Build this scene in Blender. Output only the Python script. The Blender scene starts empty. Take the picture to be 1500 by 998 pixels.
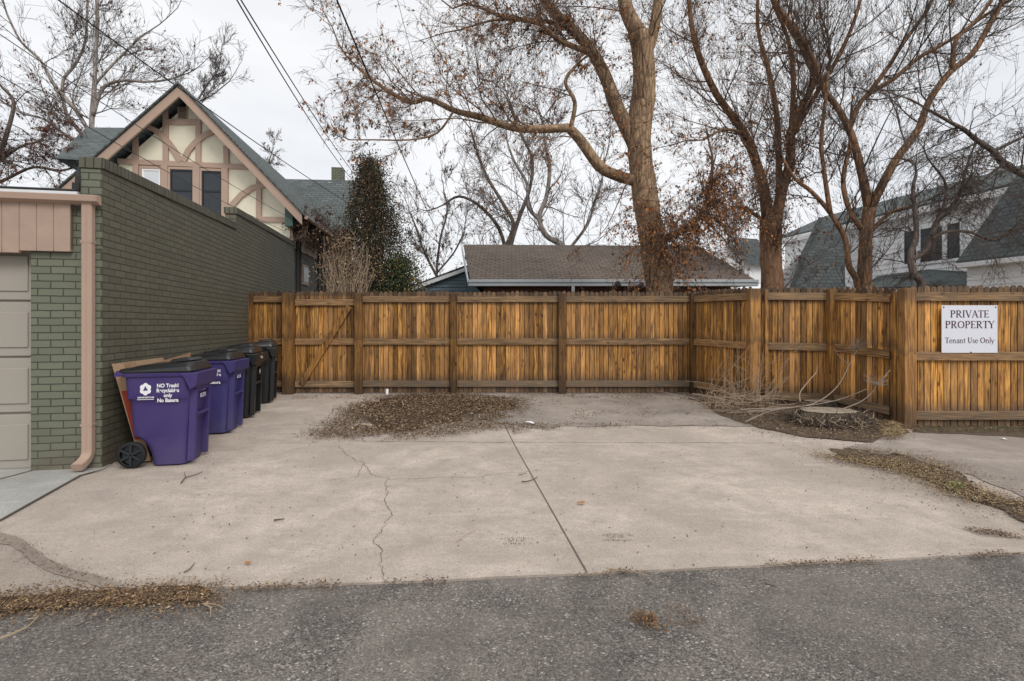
import bpy, bmesh, math, random
import numpy as np
from mathutils import Vector, Matrix, noise
R = math.radians
# ------------------------------------------------------------ camera, sky, sun, exposure
scene = bpy.context.scene
C = scene.collection
F, HY, CX, H = 780.0, 476.0, 750.0, 1.35          # focal (in 1500-px units), horizon row, centre column, eye height
cam = bpy.data.cameras.new('camera'); camo = bpy.data.objects.new('camera', cam); C.objects.link(camo)
camo.location = (0, 0, H); camo.rotation_euler = (R(90), 0, 0)
cam.sensor_width = 36; cam.lens = F / 1500 * 36; cam.shift_y = -(499 - HY) / 1500
cam.clip_start = .05; cam.clip_end = 2000
scene.camera = camo
SUN_EL, SUN_AZ = 42, 148                            # compass-like: where the light comes from (deg from +Y clockwise)
w = bpy.data.worlds.new('World'); scene.world = w; w.use_nodes = True
nt = w.node_tree; nt.nodes.clear()
def wn(t): return nt.nodes.new(t)
out = wn('ShaderNodeOutputWorld'); bg = wn('ShaderNodeBackground'); bg.inputs[1].default_value = .1
sky = wn('ShaderNodeTexSky'); sky.sky_type = 'NISHITA'; sky.sun_disc = False
sky.sun_elevation = R(SUN_EL); sky.sun_rotation = R(SUN_AZ)
tc = wn('ShaderNodeTexCoord'); mp = wn('ShaderNodeMapping'); mp.inputs['Scale'].default_value = (1, 1, 2.6)
nz = wn('ShaderNodeTexNoise'); nz.inputs['Scale'].default_value = 2.3; nz.inputs['Detail'].default_value = 6; nz.inputs['Roughness'].default_value = .55
cr = wn('ShaderNodeValToRGB')
cr.color_ramp.elements[0].position = .3; cr.color_ramp.elements[0].color = (.76, .78, .815, 1)
cr.color_ramp.elements[1].position = .66; cr.color_ramp.elements[1].color = (.95, .952, .96, 1)
sc = wn('ShaderNodeVectorMath'); sc.operation = 'SCALE'; sc.inputs['Scale'].default_value = 9.3
mx = wn('ShaderNodeMix'); mx.data_type = 'RGBA'; mx.inputs['Factor'].default_value = .93
L = nt.links.new
L(tc.outputs['Generated'], mp.inputs['Vector']); L(mp.outputs[0], nz.inputs['Vector']); L(nz.outputs[0], cr.inputs[0])
L(cr.outputs[0], sc.inputs[0]); L(sky.outputs[0], mx.inputs['A']); L(sc.outputs[0], mx.inputs['B'])
L(mx.outputs['Result'], bg.inputs[0]); L(bg.outputs[0], out.inputs[0])
sl = bpy.data.lights.new('sun', 'SUN'); sl.energy = 1.5; sl.angle = R(24); sl.color = (1, .955, .9)
so = bpy.data.objects.new('sun', sl); C.objects.link(so)
a, e = R(SUN_AZ), R(SUN_EL)
sd = Vector((math.sin(a) * math.cos(e), math.cos(a) * math.cos(e), math.sin(e)))
so.rotation_euler = sd.to_track_quat('Z', 'Y').to_euler(); so.location = (0, 0, 30)
vs = scene.view_settings; vs.view_transform = 'Standard'; vs.look = 'None'; vs.gamma = 1; vs.exposure = 0.26
scene.render.resolution_x = 1024; scene.render.resolution_y = 681
# ------------------------------------------------------------ geometry helpers
def sstep(t): t = max(0, min(1, t)); return t * t * (3 - 2 * t)
def gz(y): return .1 * sstep((y - 5.5) / 3.8)
def P(px, py, D): return Vector(((px - CX) / F * D, D, H - (py - HY) / F * D))
def G(px, py):
    D = F * H / (py - HY)
    for _ in range(30): D = F * (H - gz(D)) / (py - HY)
    return Vector(((px - CX) / F * D, D, gz(D)))
class MB:
    def __init__(s): s.v = []; s.f = []; s.c = []; s.col = (1, 1, 1, 1); s.usecol = False
    def add(s, vs, fs):
        n = len(s.v); s.v += [tuple(p) for p in vs]
        for f in fs: s.f.append(tuple(i + n for i in f)); s.c.append(s.col)
    def box(s, x0, x1, y0, y1, z0, z1):
        s.add([(x0,y0,z0),(x1,y0,z0),(x1,y1,z0),(x0,y1,z0),(x0,y0,z1),(x1,y0,z1),(x1,y1,z1),(x0,y1,z1)],
              [(0,3,2,1),(4,5,6,7),(0,1,5,4),(1,2,6,5),(2,3,7,6),(3,0,4,7)])
    def beam(s, a, b, w, t, n):      # a bar from a to b, w wide, t thick along normal n
        a, b, n = Vector(a), Vector(b), Vector(n).normalized(); d = (b - a).normalized(); sx = d.cross(n).normalized() * w / 2; q = n * t
        s.add([a-sx, a+sx, b+sx, b-sx, a-sx+q, a+sx+q, b+sx+q, b-sx+q],
              [(0,3,2,1),(4,5,6,7),(0,1,5,4),(1,2,6,5),(2,3,7,6),(3,0,4,7)])
    def prism(s, pts, off):          # polygon extruded along off
        n = len(pts); off = Vector(off); A = [Vector(p) for p in pts]
        s.add(A + [p + off for p in A], [tuple(range(n))[::-1], tuple(range(n, 2*n))] + [(i, (i+1) % n, n+(i+1) % n, n+i) for i in range(n)])
    def tube(s, pts, rad, n=6, cap=True, noise_amp=0):
        pts = [Vector(p) for p in pts]; m = len(pts)
        if not hasattr(rad, '__len__'): rad = [rad] * m
        t = (pts[1] - pts[0]).normalized(); u = t.orthogonal().normalized(); vs = []
        for i in range(m):
            t2 = (pts[min(i+1, m-1)] - pts[max(i-1, 0)])
            t2 = t2.normalized() if t2.length > 1e-9 else t
            u = (u - t2 * u.dot(t2));
            u = u.normalized() if u.length > 1e-6 else t2.orthogonal().normalized()
            v = t2.cross(u); t = t2
            for k in range(n):
                an = 2 * math.pi * k / n; r = rad[i]
                d = u * math.cos(an) + v * math.sin(an)
                if noise_amp: r *= 1 + noise_amp * noise.noise(pts[i] * .9 + d * 1.3) + noise_amp * .5 * noise.noise(d * 4 + pts[i] * 3)
                vs.append(pts[i] + d * r)
        fs = [(i*n+k, i*n+(k+1) % n, (i+1)*n+(k+1) % n, (i+1)*n+k) for i in range(m-1) for k in range(n)]
        if cap: fs += [tuple(range(n))[::-1], tuple((m-1)*n+k for k in range(n))]
        s.add(vs, fs)
    def loft(s, rings, cap=True):
        n = len(rings[0]); vs = [p for r in rings for p in r]; m = len(rings)
        fs = [(i*n+k, i*n+(k+1) % n, (i+1)*n+(k+1) % n, (i+1)*n+k) for i in range(m-1) for k in range(n)]
        if cap: fs += [tuple(range(n))[::-1], tuple((m-1)*n+k for k in range(n))]
        s.add(vs, fs)
    def build(s, name, mat, parent=None, uv=True, smooth=False, bevel=0, world=False, sub=0):
        me = bpy.data.meshes.new(name)
        vv = s.v
        if parent is not None and world:
            mi = MW[parent.name].inverted(); vv = [tuple(mi @ Vector(p)) for p in s.v]
        me.from_pydata(vv, [], s.f)
        if s.usecol:
            ca = me.color_attributes.new('tone', 'FLOAT_COLOR', 'CORNER')
            arr = np.repeat(np.array(s.c, dtype=np.float32), [len(f) for f in s.f], axis=0)
            ca.data.foreach_set('color', arr.ravel())
        if uv:
            ul = me.uv_layers.new(name='UVMap'); nl = len(me.loops)
            co = np.zeros(len(me.vertices) * 3); me.vertices.foreach_get('co', co); co = co.reshape(-1, 3)
            no = np.zeros(len(me.polygons) * 3); me.polygons.foreach_get('normal', no); no = no.reshape(-1, 3)
            li = np.zeros(nl, dtype=int); me.loops.foreach_get('vertex_index', li)
            tot = np.zeros(len(me.polygons), dtype=int); me.polygons.foreach_get('loop_total', tot)
            t = np.stack([-no[:, 1], no[:, 0], np.zeros(len(no))], 1); ln = np.linalg.norm(t, axis=1)
            flat = ln < .02; t[flat] = (1, 0, 0); ln[flat] = 1; t /= ln[:, None]; b = np.cross(no, t)
            T = np.repeat(t, tot, 0); B = np.repeat(b, tot, 0); p = co[li]
            ul.data.foreach_set('uv', np.stack([(p*T).sum(1), (p*B).sum(1)], 1).astype(np.float32).ravel())
        if smooth: me.polygons.foreach_set('use_smooth', [True] * len(me.polygons))
        me.update()
        o = bpy.data.objects.new(name, me); C.objects.link(o)
        if mat: me.materials.append(mat)
        if parent: o.parent = parent
        if bevel:
            bm_ = o.modifiers.new('b', 'BEVEL'); bm_.width = bevel; bm_.segments = 2; bm_.limit_method = 'ANGLE'; bm_.angle_limit = R(40)
        if sub:
            sm = o.modifiers.new('s', 'SUBSURF'); sm.levels = sub; sm.render_levels = sub
        return o
MW = {}
def tag(o, label=None, cat=None, group=None, kind=None):
    if label: o['label'] = label
    if cat: o['category'] = cat
    if group: o['group'] = group
    if kind: o['kind'] = kind
    return o
def empty(name, loc, rz=0, **k):
    o = bpy.data.objects.new(name, None); C.objects.link(o); o.location = loc; o.rotation_euler = (0, 0, rz)
    MW[o.name] = Matrix.Translation(Vector(loc)) @ Matrix.Rotation(rz, 4, 'Z')
    tag(o, **k); return o
# ------------------------------------------------------------ materials
class N:
    def __init__(s, name, rough=.8, spec=.3):
        s.m = bpy.data.materials.new(name); s.m.use_nodes = True; s.t = s.m.node_tree
        s.b = s.t.nodes['Principled BSDF']; s.b.inputs['Roughness'].default_value = rough; s.b.inputs['Specular IOR Level'].default_value = spec
    def put(s, sock, val):
        if isinstance(val, bpy.types.NodeSocket): s.t.links.new(val, sock)
        elif val is not None:
            if hasattr(val, '__len__') and len(val) == 3 and sock.type == 'RGBA': val = (*val, 1)
            sock.default_value = val
    def n(s, ty, ins=None, **props):
        nd = s.t.nodes.new('ShaderNode' + ty)
        for k, v in props.items(): setattr(nd, k, v)
        for k, v in (ins or {}).items(): s.put(nd.inputs[k], v)
        return nd
    def pos(s): return s.n('NewGeometry').outputs['Position']
    def uv(s): return s.n('TexCoord').outputs['UV']
    def obj(s): return s.n('TexCoord').outputs['Object']
    def mapv(s, v, scale, loc=(0, 0, 0)): return s.n('Mapping', {'Vector': v, 'Scale': scale, 'Location': loc}).outputs[0]
    def noise(s, v, sc, det=4, ro=.55, dist=0): return s.n('TexNoise', {'Vector': v, 'Scale': sc, 'Detail': det, 'Roughness': ro, 'Distortion': dist}).outputs[0]
    def ramp(s, v, *st):
        nd = s.n('ValToRGB', {0: v}); el = nd.color_ramp.elements
        while len(el) < len(st): el.new(.5)
        for e_, (p, c) in zip(el, st):
            e_.position = p; e_.color = (c, c, c, 1) if not hasattr(c, '__len__') else (*c, 1)
        return nd.outputs[0]
    def mix(s, f, a, b, mode='MIX'):
        nd = s.n('Mix', data_type='RGBA', blend_type=mode); s.put(nd.inputs['Factor'], f); s.put(nd.inputs['A'], a); s.put(nd.inputs['B'], b); return nd.outputs['Result']
    def math(s, op, a, b=None, c=None):
        nd = s.n('Math', operation=op); s.put(nd.inputs[0], a); s.put(nd.inputs[1], b)
        if c is not None: s.put(nd.inputs[2], c)
        return nd.outputs[0]
    def bump(s, h, strength=.3, dist=.01, nrm=None):
        nd = s.n('Bump', {'Height': h, 'Strength': strength, 'Distance': dist})
        if nrm: s.put(nd.inputs['Normal'], nrm)
        s.put(s.b.inputs['Normal'], nd.outputs[0]); return nd.outputs[0]
    def col(s, c): s.put(s.b.inputs['Base Color'], c); return s.m
def plain(name, c, rough=.7, var=.12, sc=3, spec=.3, bump=0, metal=0):
    k = N(name, rough, spec); v = k.noise(k.pos(), sc, 6, .6)
    k.b.inputs['Metallic'].default_value = metal
    if bump: k.bump(k.noise(k.pos(), sc * 25), bump, .005)
    return k.col(k.mix(v, [x * (1 - var) for x in c], [min(1, x * (1 + var)) for x in c]))
def grimy(name, c, dust, rough=.45, spec=.4, amt=.45):
    k = N(name, rough, spec); o = k.pos(); n1 = k.noise(o, 4, 7, .7); n2 = k.noise(k.mapv(o, (30, 30, 7)), 1.0, 5, .7); low = k.n('SeparateXYZ', {0: k.obj()}).outputs[2]
    col = k.mix(k.ramp(n1, (.4, 0), (.75, amt)), c, dust); col = k.mix(k.ramp(n2, (.60, 0), (.74, amt * .8)), col, dust)
    col = k.mix(k.math('MULTIPLY', k.ramp(low, (.0, .6), (.35, 0)), k.ramp(n1, (.3, .2), (.6, 1))), col, dust); k.put(k.b.inputs['Roughness'], k.ramp(n1, (.3, rough), (.7, min(1, rough + .3)))); return k.col(col)
def brick_mat(name, c1, c2, mortar, w_=.205, h_=.0675, ms=.005, bump=.8, dirt=.25, paint=True):
    k = N(name, .62, .25); uv = k.uv()
    uvd = k.n('VectorMath', {0: uv, 1: k.n('VectorMath', {0: k.n('TexNoise', {'Vector': uv, 'Scale': 7.0, 'Detail': 4.0}).outputs['Color'], 1: (.016, .010, .010)}, operation='MULTIPLY').outputs[0]}, operation='ADD').outputs[0]
    br = k.n('TexBrick', {'Vector': uvd, 'Color1': c1, 'Color2': c2, 'Mortar': mortar, 'Scale': 1.0, 'Mortar Size': ms, 'Mortar Smooth': .25, 'Brick Width': w_, 'Row Height': h_, 'Bias': 0.0})
    br.offset = .5
    big = k.noise(uv, 1.1, 5, .6); col = k.mix(k.ramp(big, (.35, 0), (.75, dirt)), br.outputs[0], [x * .55 for x in c1])
    chip = k.noise(uv, 13, 5, .75); col = k.mix(k.ramp(chip, (.66, 0), (.72, .55)), col, [x * .45 for x in c1]); low = k.n('SeparateXYZ', {0: k.pos()}).outputs[2]
    col = k.mix(k.math('MULTIPLY', k.ramp(low, (.0, .85), (.22, .3), (.5, 0)), k.ramp(k.noise(uv, 5, 5, .7), (.35, 0), (.6, 1))), col, (.13, .10, .08))
    fine = k.noise(uv, 40, 4); col = k.mix(k.ramp(fine, (.3, .25), (.6, 0)), col, [x * .7 for x in c1])
    hgt = k.math('ADD', k.math('SUBTRACT', 1.0, br.outputs[1]), k.math('MULTIPLY', fine, .18))
    k.bump(hgt, bump, .012)
    return k.col(col)
def shingle_mat(name, c1, c2, gap, w_=.3, h_=.14, ms=.006):
    k = N(name, .9, .15); uv = k.uv()
    br = k.n('TexBrick', {'Vector': uv, 'Color1': c1, 'Color2': c2, 'Mortar': gap, 'Scale': 1.0, 'Mortar Size': ms, 'Mortar Smooth': .3, 'Brick Width': w_, 'Row Height': h_, 'Bias': 0.0})
    n1 = k.noise(uv, 1.3, 6, .65); n2 = k.noise(uv, 22, 4, .7)
    col = k.mix(k.ramp(n1, (.3, 0), (.7, .5)), br.outputs[0], [x * 1.5 for x in c2]); col = k.mix(k.ramp(n2, (.35, .55), (.65, 0)), col, [x * .6 for x in c1])
    k.bump(k.math('SUBTRACT', 1.0, br.outputs[1]), .6, .01); return k.col(col)
def wood_mat(name, base_d, base_l, gray, axis=2):
    """grain runs along an axis of the object; tone attribute: R seed, G brightness, B weathering"""
    k = N(name, .62, .3)
    at = k.n('Attribute', attribute_name='tone').outputs['Color']; sp = k.n('SeparateColor', {0: at})
    sc_ = [16, 16, 16]; sc_[axis] = 1.5
    off = k.n('VectorMath', {0: at, 1: (371, 0, 211)}, operation='MULTIPLY').outputs[0]
    o = k.n('VectorMath', {0: k.obj(), 1: off}, operation='ADD').outputs[0]
    sep = k.n('SeparateXYZ', {0: off}); ow = k.n('CombineXYZ', {0: sep.outputs[0], 1: sep.outputs[0], 2: sep.outputs[0]}).outputs[0]
    o = k.n('VectorMath', {0: k.obj(), 1: ow}, operation='ADD').outputs[0]
    v = k.mapv(o, sc_)
    g1 = k.noise(v, 1.0, 5, .6, 1.6)
    sc2 = [70, 70, 70]; sc2[axis] = 3
    g2 = k.noise(k.mapv(o, sc2), 1.0, 3, .6, .4)
    sc3 = [9, 9, 9]; sc3[axis] = 4.5
    vo = k.n('TexVoronoi', {'Vector': k.mapv(o, sc3), 'Scale': 1.0, 'Randomness': 1.0}).outputs['Distance']
    knot = k.ramp(vo, (.08, 1), (.15, .45), (.24, 0))
    c = k.ramp(g1, (.3, base_d), (.46, [a_*.45+b_*.55 for a_, b_ in zip(base_d, base_l)]), (.62, base_l))
    c = k.mix(k.ramp(g2, (.36, .95), (.55, 0)), c, [x * .42 for x in base_d])
    c = k.mix(knot, c, [x * .35 for x in base_d])
    big = k.noise(k.obj(), 2.6, 5, .65)
    c = k.mix(k.ramp(big, (.45, 0), (.75, .4)), c, [x * .55 for x in base_d]); c = k.mix(k.math('MULTIPLY', k.math('FRACT', k.math('MULTIPLY', sp.outputs[0], 17.0)), .45), c, k.mix(g1, (.22, .10, .04), (.68, .38, .16)))
    gr = k.mix(g2, [x * .55 for x in gray], gray)
    wn_ = k.noise(k.obj(), 5, 5, .7)
    c = k.mix(k.math('MULTIPLY', sp.outputs[2], k.ramp(wn_, (.25, .5), (.6, 1))), c, gr)
    if axis == 2:     # water stains where boards meet the rails, the ground and the open top
        zz = k.n('SeparateXYZ', {0: k.obj()}).outputs[2]; wob_ = k.noise(k.mapv(o, (14, 14, 2.0)), 1.0, 5, .7)
        h_ = k.math('MULTIPLY', k.math('ADD', zz, k.math('MULTIPLY', k.math('SUBTRACT', wob_, .5), .30)), .5)
        st = k.ramp(h_, (.0, .9), (.13, .75), (.20, .12), (.30, .0), (.487, .0), (.50, .62), (.56, .05), (.62, .0), (.79, .0), (.84, .6), (.93, .7))
        c = k.mix(k.math('MULTIPLY', st, .85), c, (.085, .060, .044))
    br = k.n('VectorMath', {0: c, 'Scale': sp.outputs[1]}, operation='SCALE').outputs[0]
    k.bump(g2, .35, .004); return k.col(br)
def concrete(name, c, stain=(.5, .43, .38), sp=.5, dark=.0):
    k = N(name, .88, .2); p = k.pos()
    n1 = k.noise(p, .75, 6, .6, .5); n2 = k.noise(p, 3.2, 7, .7); n3 = k.noise(p, 45, 4, .7); n4 = k.noise(p, 210, 2, .6)
    col = k.mix(k.ramp(n1, (.34, 1), (.6, 0)), c, [c[i] * (.62, .61, .60)[i] * (1 - dark) for i in range(3)])
    col = k.mix(k.ramp(n2, (.38, .75), (.6, 0)), col, [c[i] * .62 for i in range(3)]); n5 = k.noise(k.mapv(p, (1.1, 6, 1)), 1.4, 5, .7); col = k.mix(k.ramp(n5, (.55, 0), (.75, .5)), col, [min(1, c[i] * 1.14) for i in range(3)])
    col = k.mix(k.ramp(n3, (.34, .55), (.52, 0)), col, [x * .55 for x in c])
    col = k.mix(k.ramp(n4, (.32, .5), (.5, 0)), col, [x * .4 for x in c]); col = k.mix(k.ramp(n4, (.58, 0), (.72, .5)), col, [min(1, x * 1.35) for x in c])
    n8 = k.noise(p, 1.9, 7, .75, 1.0); col = k.mix(k.ramp(n8, (.50, 0), (.66, .5)), col, [c[0] * .55, c[1] * .56, c[2] * .57])
    vo = k.n('TexVoronoi', {'Vector': p, 'Scale': 9.0}).outputs['Distance']
    col = k.mix(k.ramp(vo, (.03, .8), (.055, 0)), col, [x * .25 for x in c])
    n7 = k.noise(p, 95, 3, .75); col = k.mix(k.ramp(n7, (.33, .75), (.46, 0)), col, [x * .42 for x in c])
    k.bump(k.math('ADD', n3, n4), .6, .008); return k.col(col)
def attr_mat(name, rough=.8, spec=.2, transl=0):
    k = N(name, rough, spec); at = k.n('Attribute', attribute_name='tone').outputs['Color']; return k.col(at)
def bark_mat(name, cd, cl, sc=1.0):
    k = N(name, .9, .15); p = k.pos()
    v = k.mapv(p, (sc*16, sc*16, sc*2.6)); r = k.noise(v, 1.0, 6, .65, .8)
    vo = k.n('TexVoronoi', {'Vector': k.mapv(p, (sc*13, sc*13, sc*3)), 'Scale': 1.0}, feature='DISTANCE_TO_EDGE').outputs['Distance']
    c = k.ramp(r, (.33, cd), (.62, cl)); c = k.mix(k.ramp(vo, (.0, .8), (.12, 0)), c, [x*.4 for x in cd])
    big = k.noise(p, 1.2, 4); c = k.mix(k.ramp(big, (.4, 0), (.7, .5)), c, [x*1.25 for x in cl])
    k.bump(k.math('ADD', r, k.math('MULTIPLY', vo, 2.0)), .8, .03); return k.col(c)
M = {}
M['brick'] = brick_mat('painted_olive_brick_shaded', (.150, .142, .104), (.118, .112, .084), (.05, .045, .034), bump=1.0, dirt=.4)  # same olive paint as the front, toned down for the shaded side
M['brick_front'] = brick_mat('painted_olive_brick_lit', (.175, .185, .135), (.145, .155, .115), (.05, .052, .038), bump=1.0, dirt=.3)  # same paint in a lighter tone: the front's light is in the colour
M['brick_red'] = brick_mat('red_brick', (.16, .06, .04), (.10, .04, .03), (.12, .10, .08))
M['coping'] = brick_mat('olive_coping', (.14, .133, .10), (.10, .095, .073), (.03, .029, .023), w_=.07, h_=.5, ms=.006)
M['pink'] = plain('dusty_pink_paint', (.40, .285, .222), .55, .1, 4)
M['pink_old'] = plain('weathered_pink_paint', (.385, .28, .222), .6, .18, 7, bump=.15)
M['cream'] = plain('cream_stucco', (.72, .67, .53), .85, .12, 2.5, bump=.5)
M['garage_door'] = plain('beige_door', (.34, .31, .27), .5, .05, 3)
M['white'] = plain('white_paint', (.88, .88, .89), .55, .06, 3)
M['white_membrane'] = plain('white_roof_membrane', (.72, .74, .76), .5, .15, 6)
M['black_tar'] = plain('black_tar', (.012, .012, .013), .45, .3, 20, spec=.5, bump=.4)
M['grey_wall'] = plain('grey_stucco', (.125, .122, .11), .8, .12, 3)
M['shingle_green'] = shingle_mat('green_grey_shingle', (.165, .185, .18), (.085, .10, .10), (.03, .036, .036), .3, .15, .014)
M['shingle_brown'] = shingle_mat('brown_shingle', (.215, .175, .145), (.13, .105, .088), (.04, .033, .028), .24, .17, .018)
M['shingle_dark'] = shingle_mat('dark_green_shingle', (.12, .13, .13), (.055, .064, .066), (.02, .024, .025), .3, .17, .016)
M['siding_blue'] = plain('blue_grey_siding', (.16, .21, .245), .6, .08, 3)
M['glass'] = plain('dark_glass', (.035, .04, .047), .25, .4, 3, spec=.35)
M['curtain'] = plain('white_curtain', (.62, .65, .68), .7, .1, 2)
M['metal_grey'] = plain('grey_gutter', (.42, .45, .48), .4, .08, 3)
M['dark_metal'] = plain('dark_cable', (.012, .012, .014), .5, .2, 3)
M['drain'] = plain('dark_drain', (.05, .048, .045), .6, .2, 5)
M['green_trim'] = plain('green_trim', (.06, .10, .085), .6, .15, 3)
M['wood'] = wood_mat('stained_pickets', (.14, .052, .010), (.72, .355, .082), (.19, .15, .115))
M['wood_x'] = wood_mat('stained_rails', (.14, .062, .018), (.52, .31, .13), (.22, .185, .145), axis=0)
M['concrete'] = concrete('concrete_tan', (.65, .555, .475))
M['concrete_old'] = concrete('concrete_old', (.48, .415, .36), dark=.25)
M['concrete_pale'] = concrete('concrete_pale', (.58, .575, .54))
M['concrete_dark'] = concrete('concrete_dark', (.52, .44, .375))
M['damp'] = concrete('damp_concrete', (.42, .35, .29), dark=.2)
M['groove'] = plain('joint_filler', (.12, .098, .08), .95, .4, 30)
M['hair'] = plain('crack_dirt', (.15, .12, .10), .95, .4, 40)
M['flake'] = attr_mat('leaf_litter')
M['leaf'] = attr_mat('dead_leaf')
M['purple'] = grimy('purple_plastic', (.043, .026, .130), (.085, .07, .14), amt=.28)
M['purple2'] = grimy('faded_purple_plastic', (.034, .028, .138), (.08, .07, .14), amt=.3)
M['black_plastic'] = plain('black_plastic', (.010, .010, .011), .4, .2, 6, spec=.45)
M['lid'] = plain('black_lid', (.009, .010, .011), .33, .25, 4, spec=.6)
M['rubber'] = plain('rubber', (.012, .013, .014), .7, .2, 9)
M['print'] = plain('white_print', (.75, .75, .78), .5, .04, 9)
M['faded'] = plain('faded_print', (.38, .38, .40), .6, .3, 60)
M['cardboard'] = plain('cardboard', (.36, .235, .145), .85, .12, 4, bump=.1)
M['cardboard_edge'] = plain('cardboard_dark', (.26, .16, .095), .85, .15, 5)
M['red_card'] = plain('red_printed_card', (.20, .028, .014), .7, .1, 5)
M['sign'] = plain('sign_panel', (.68, .70, .77), .4, .03, 3)
M['sign_text'] = plain('maroon_letters', (.075, .02, .04), .6, .1, 30)
M['bark_big'] = bark_mat('cottonwood_bark', (.11, .072, .046), (.42, .285, .18), .8)
M['bark_brown'] = bark_mat('brown_bark', (.085, .048, .03), (.34, .20, .12), .9)
M['bark_dark'] = bark_mat('dark_bark', (.06, .048, .04), (.19, .15, .13), 1.1)
M['bark_grey'] = bark_mat('grey_bark', (.14, .12, .11), (.38, .34, .31), .7)
M['twig'] = plain('twigs', (.10, .076, .064), .9, .4, 3)
M['twig_warm'] = plain('warm_twigs', (.15, .10, .072), .9, .4, 3)
M['twig_far'] = plain('far_twigs', (.15, .128, .12), .9, .3, 3)
M['stick'] = plain('dry_sticks', (.36, .27, .19), .85, .35, 9)
M['stick_grey'] = plain('grey_sticks', (.27, .215, .175), .85, .35, 9)
def asphalt():
    k = N('asphalt', .85, .25); p = k.pos()
    vo = k.n('TexVoronoi', {'Vector': p, 'Scale': 112.0, 'Randomness': 1.0}); rnd = k.n('SeparateColor', {0: vo.outputs['Color']}).outputs[0]
    c = k.ramp(rnd, (0, (.04, .036, .034)), (.3, (.085, .077, .071)), (.65, (.145, .131, .12)), (.88, (.24, .215, .195)), (.965, (.40, .365, .33)), (1, (.78, .73, .68)))
    v3 = k.n('TexVoronoi', {'Vector': p, 'Scale': 170.0}); r3 = k.n('SeparateColor', {0: v3.outputs['Color']}).outputs[0]
    c = k.mix(.5, c, k.ramp(r3, (0, (.05, .045, .04)), (.6, (.17, .15, .133)), (1, (.40, .355, .31))))
    n1 = k.noise(p, .9, 6, .65, .6); n2 = k.noise(p, 4.5, 6, .7); n3 = k.noise(p, 28, 4, .7)
    c = k.mix(k.ramp(n1, (.44, 0), (.62, .42)), c, (.27, .235, .205))
    c = k.mix(k.math('MULTIPLY', k.ramp(n2, (.5, 0), (.66, .55)), k.ramp(n3, (.4, .2), (.6, 1))), c, (.25, .21, .18))
    n6 = k.noise(p, 1.6, 5, .6, .8); c = k.mix(k.ramp(n6, (.40, .5), (.56, 0)), c, k.mix(.5, c, (.02, .02, .02)), 'MIX')
    k.bump(k.math('SUBTRACT', k.math('MULTIPLY', n3, .5), vo.outputs['Distance']), .7, .006); return k.col(c)
M['asphalt'] = asphalt()
def dirt_mat(name, c, c2):
    k = N(name, .95, .1); p = k.pos(); n1 = k.noise(p, 4, 7, .7); n2 = k.noise(p, 60, 4, .7)
    col = k.mix(n1, c, c2); col = k.mix(k.ramp(n2, (.35, .7), (.55, 0)), col, [x*.45 for x in c]); k.bump(n2, .6, .02); return k.col(col)
M['dirt'] = dirt_mat('dirt', (.10, .072, .052), (.19, .145, .11))
M['soil_leaf'] = dirt_mat('leaf_mould', (.085, .058, .04), (.14, .095, .063))
M['yard'] = dirt_mat('winter_yard', (.12, .10, .06), (.17, .14, .09))
# ------------------------------------------------------------ ground
def sheet(name, poly, off, mat, kind='structure', thick=0, parent=None):
    bm = bmesh.new(); f = bm.faces.new([bm.verts.new((p[0], p[1], 0)) for p in poly]); bmesh.ops.triangulate(bm, faces=[f])
    for i in range(17):
        y = 5.5 + i * .25
        bmesh.ops.bisect_plane(bm, geom=bm.verts[:] + bm.edges[:] + bm.faces[:], plane_co=(0, y, 0), plane_no=(0, 1, 0))
    for v in bm.verts: v.co.z = gz(v.co.y) + off
    bmesh.ops.recalc_face_normals(bm, faces=bm.faces)
    me = bpy.data.meshes.new(name); bm.to_mesh(me); bm.free()
    if me.polygons and me.polygons[0].normal.z < 0: me.flip_normals()
    me.materials.append(mat); o = bpy.data.objects.new(name, me); C.objects.link(o)
    if parent: o.parent = parent
    else: tag(o, kind=kind)
    return o
def gp(*pts): return [G(*p).xy for p in pts]
def wob(pts, amp=.04, step=.12, seed=0, closed=True):     # subdivide and roughen an outline
    outp = []; n = len(pts)
    for i in range(n if closed else n - 1):
        a_, b_ = Vector(pts[i]), Vector(pts[(i+1) % n]); m = max(1, int((b_ - a_).length / step))
        for j in range(m):
            p = a_.lerp(b_, j / m); q = Vector((p.x * 2.3, p.y * 2.3, seed)); d = Vector((noise.noise(q * 1.7), noise.noise(q * 1.7 + Vector((7, 3, 1))))) + .45 * Vector((noise.noise(q * 9), noise.noise(q * 9 + Vector((7, 3, 1)))))
            outp.append(p + d * amp * 2)
    return outp
sheet('ground', [(-300, -60), (300, -60), (300, 700), (-300, 700)], -.03, M['yard'])
sheet('alley_road', [(-40, -1.2), (40, -1.2), (40, 4.0), (-40, 4.0)], 0, M['asphalt'])
fe = gp((0, 884), (180, 866), (440, 861), (860, 843), (1500, 812)); fe = [Vector((-9, 2.45)), Vector((-4.2, 2.52))] + fe + [Vector((6, 3.33)), Vector((14, 3.6))]
fe2 = wob(fe, .006, .06, 5, closed=False) + [fe[-1]]
pad = sheet('concrete_pad', fe2 + [(14, 9.75), (-9, 9.75)], .012, M['concrete'])
k = MB()
for i in range(len(fe2) - 1):
    a_, b_ = fe2[i], fe2[i+1]; k.add([(a_.x, a_.y, -.0), (b_.x, b_.y, -.0), (b_.x, b_.y, .0118), (a_.x, a_.y, .0118)], [(0, 1, 2, 3)])
k.build('slab_edge', M['concrete_dark'], pad)
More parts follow.
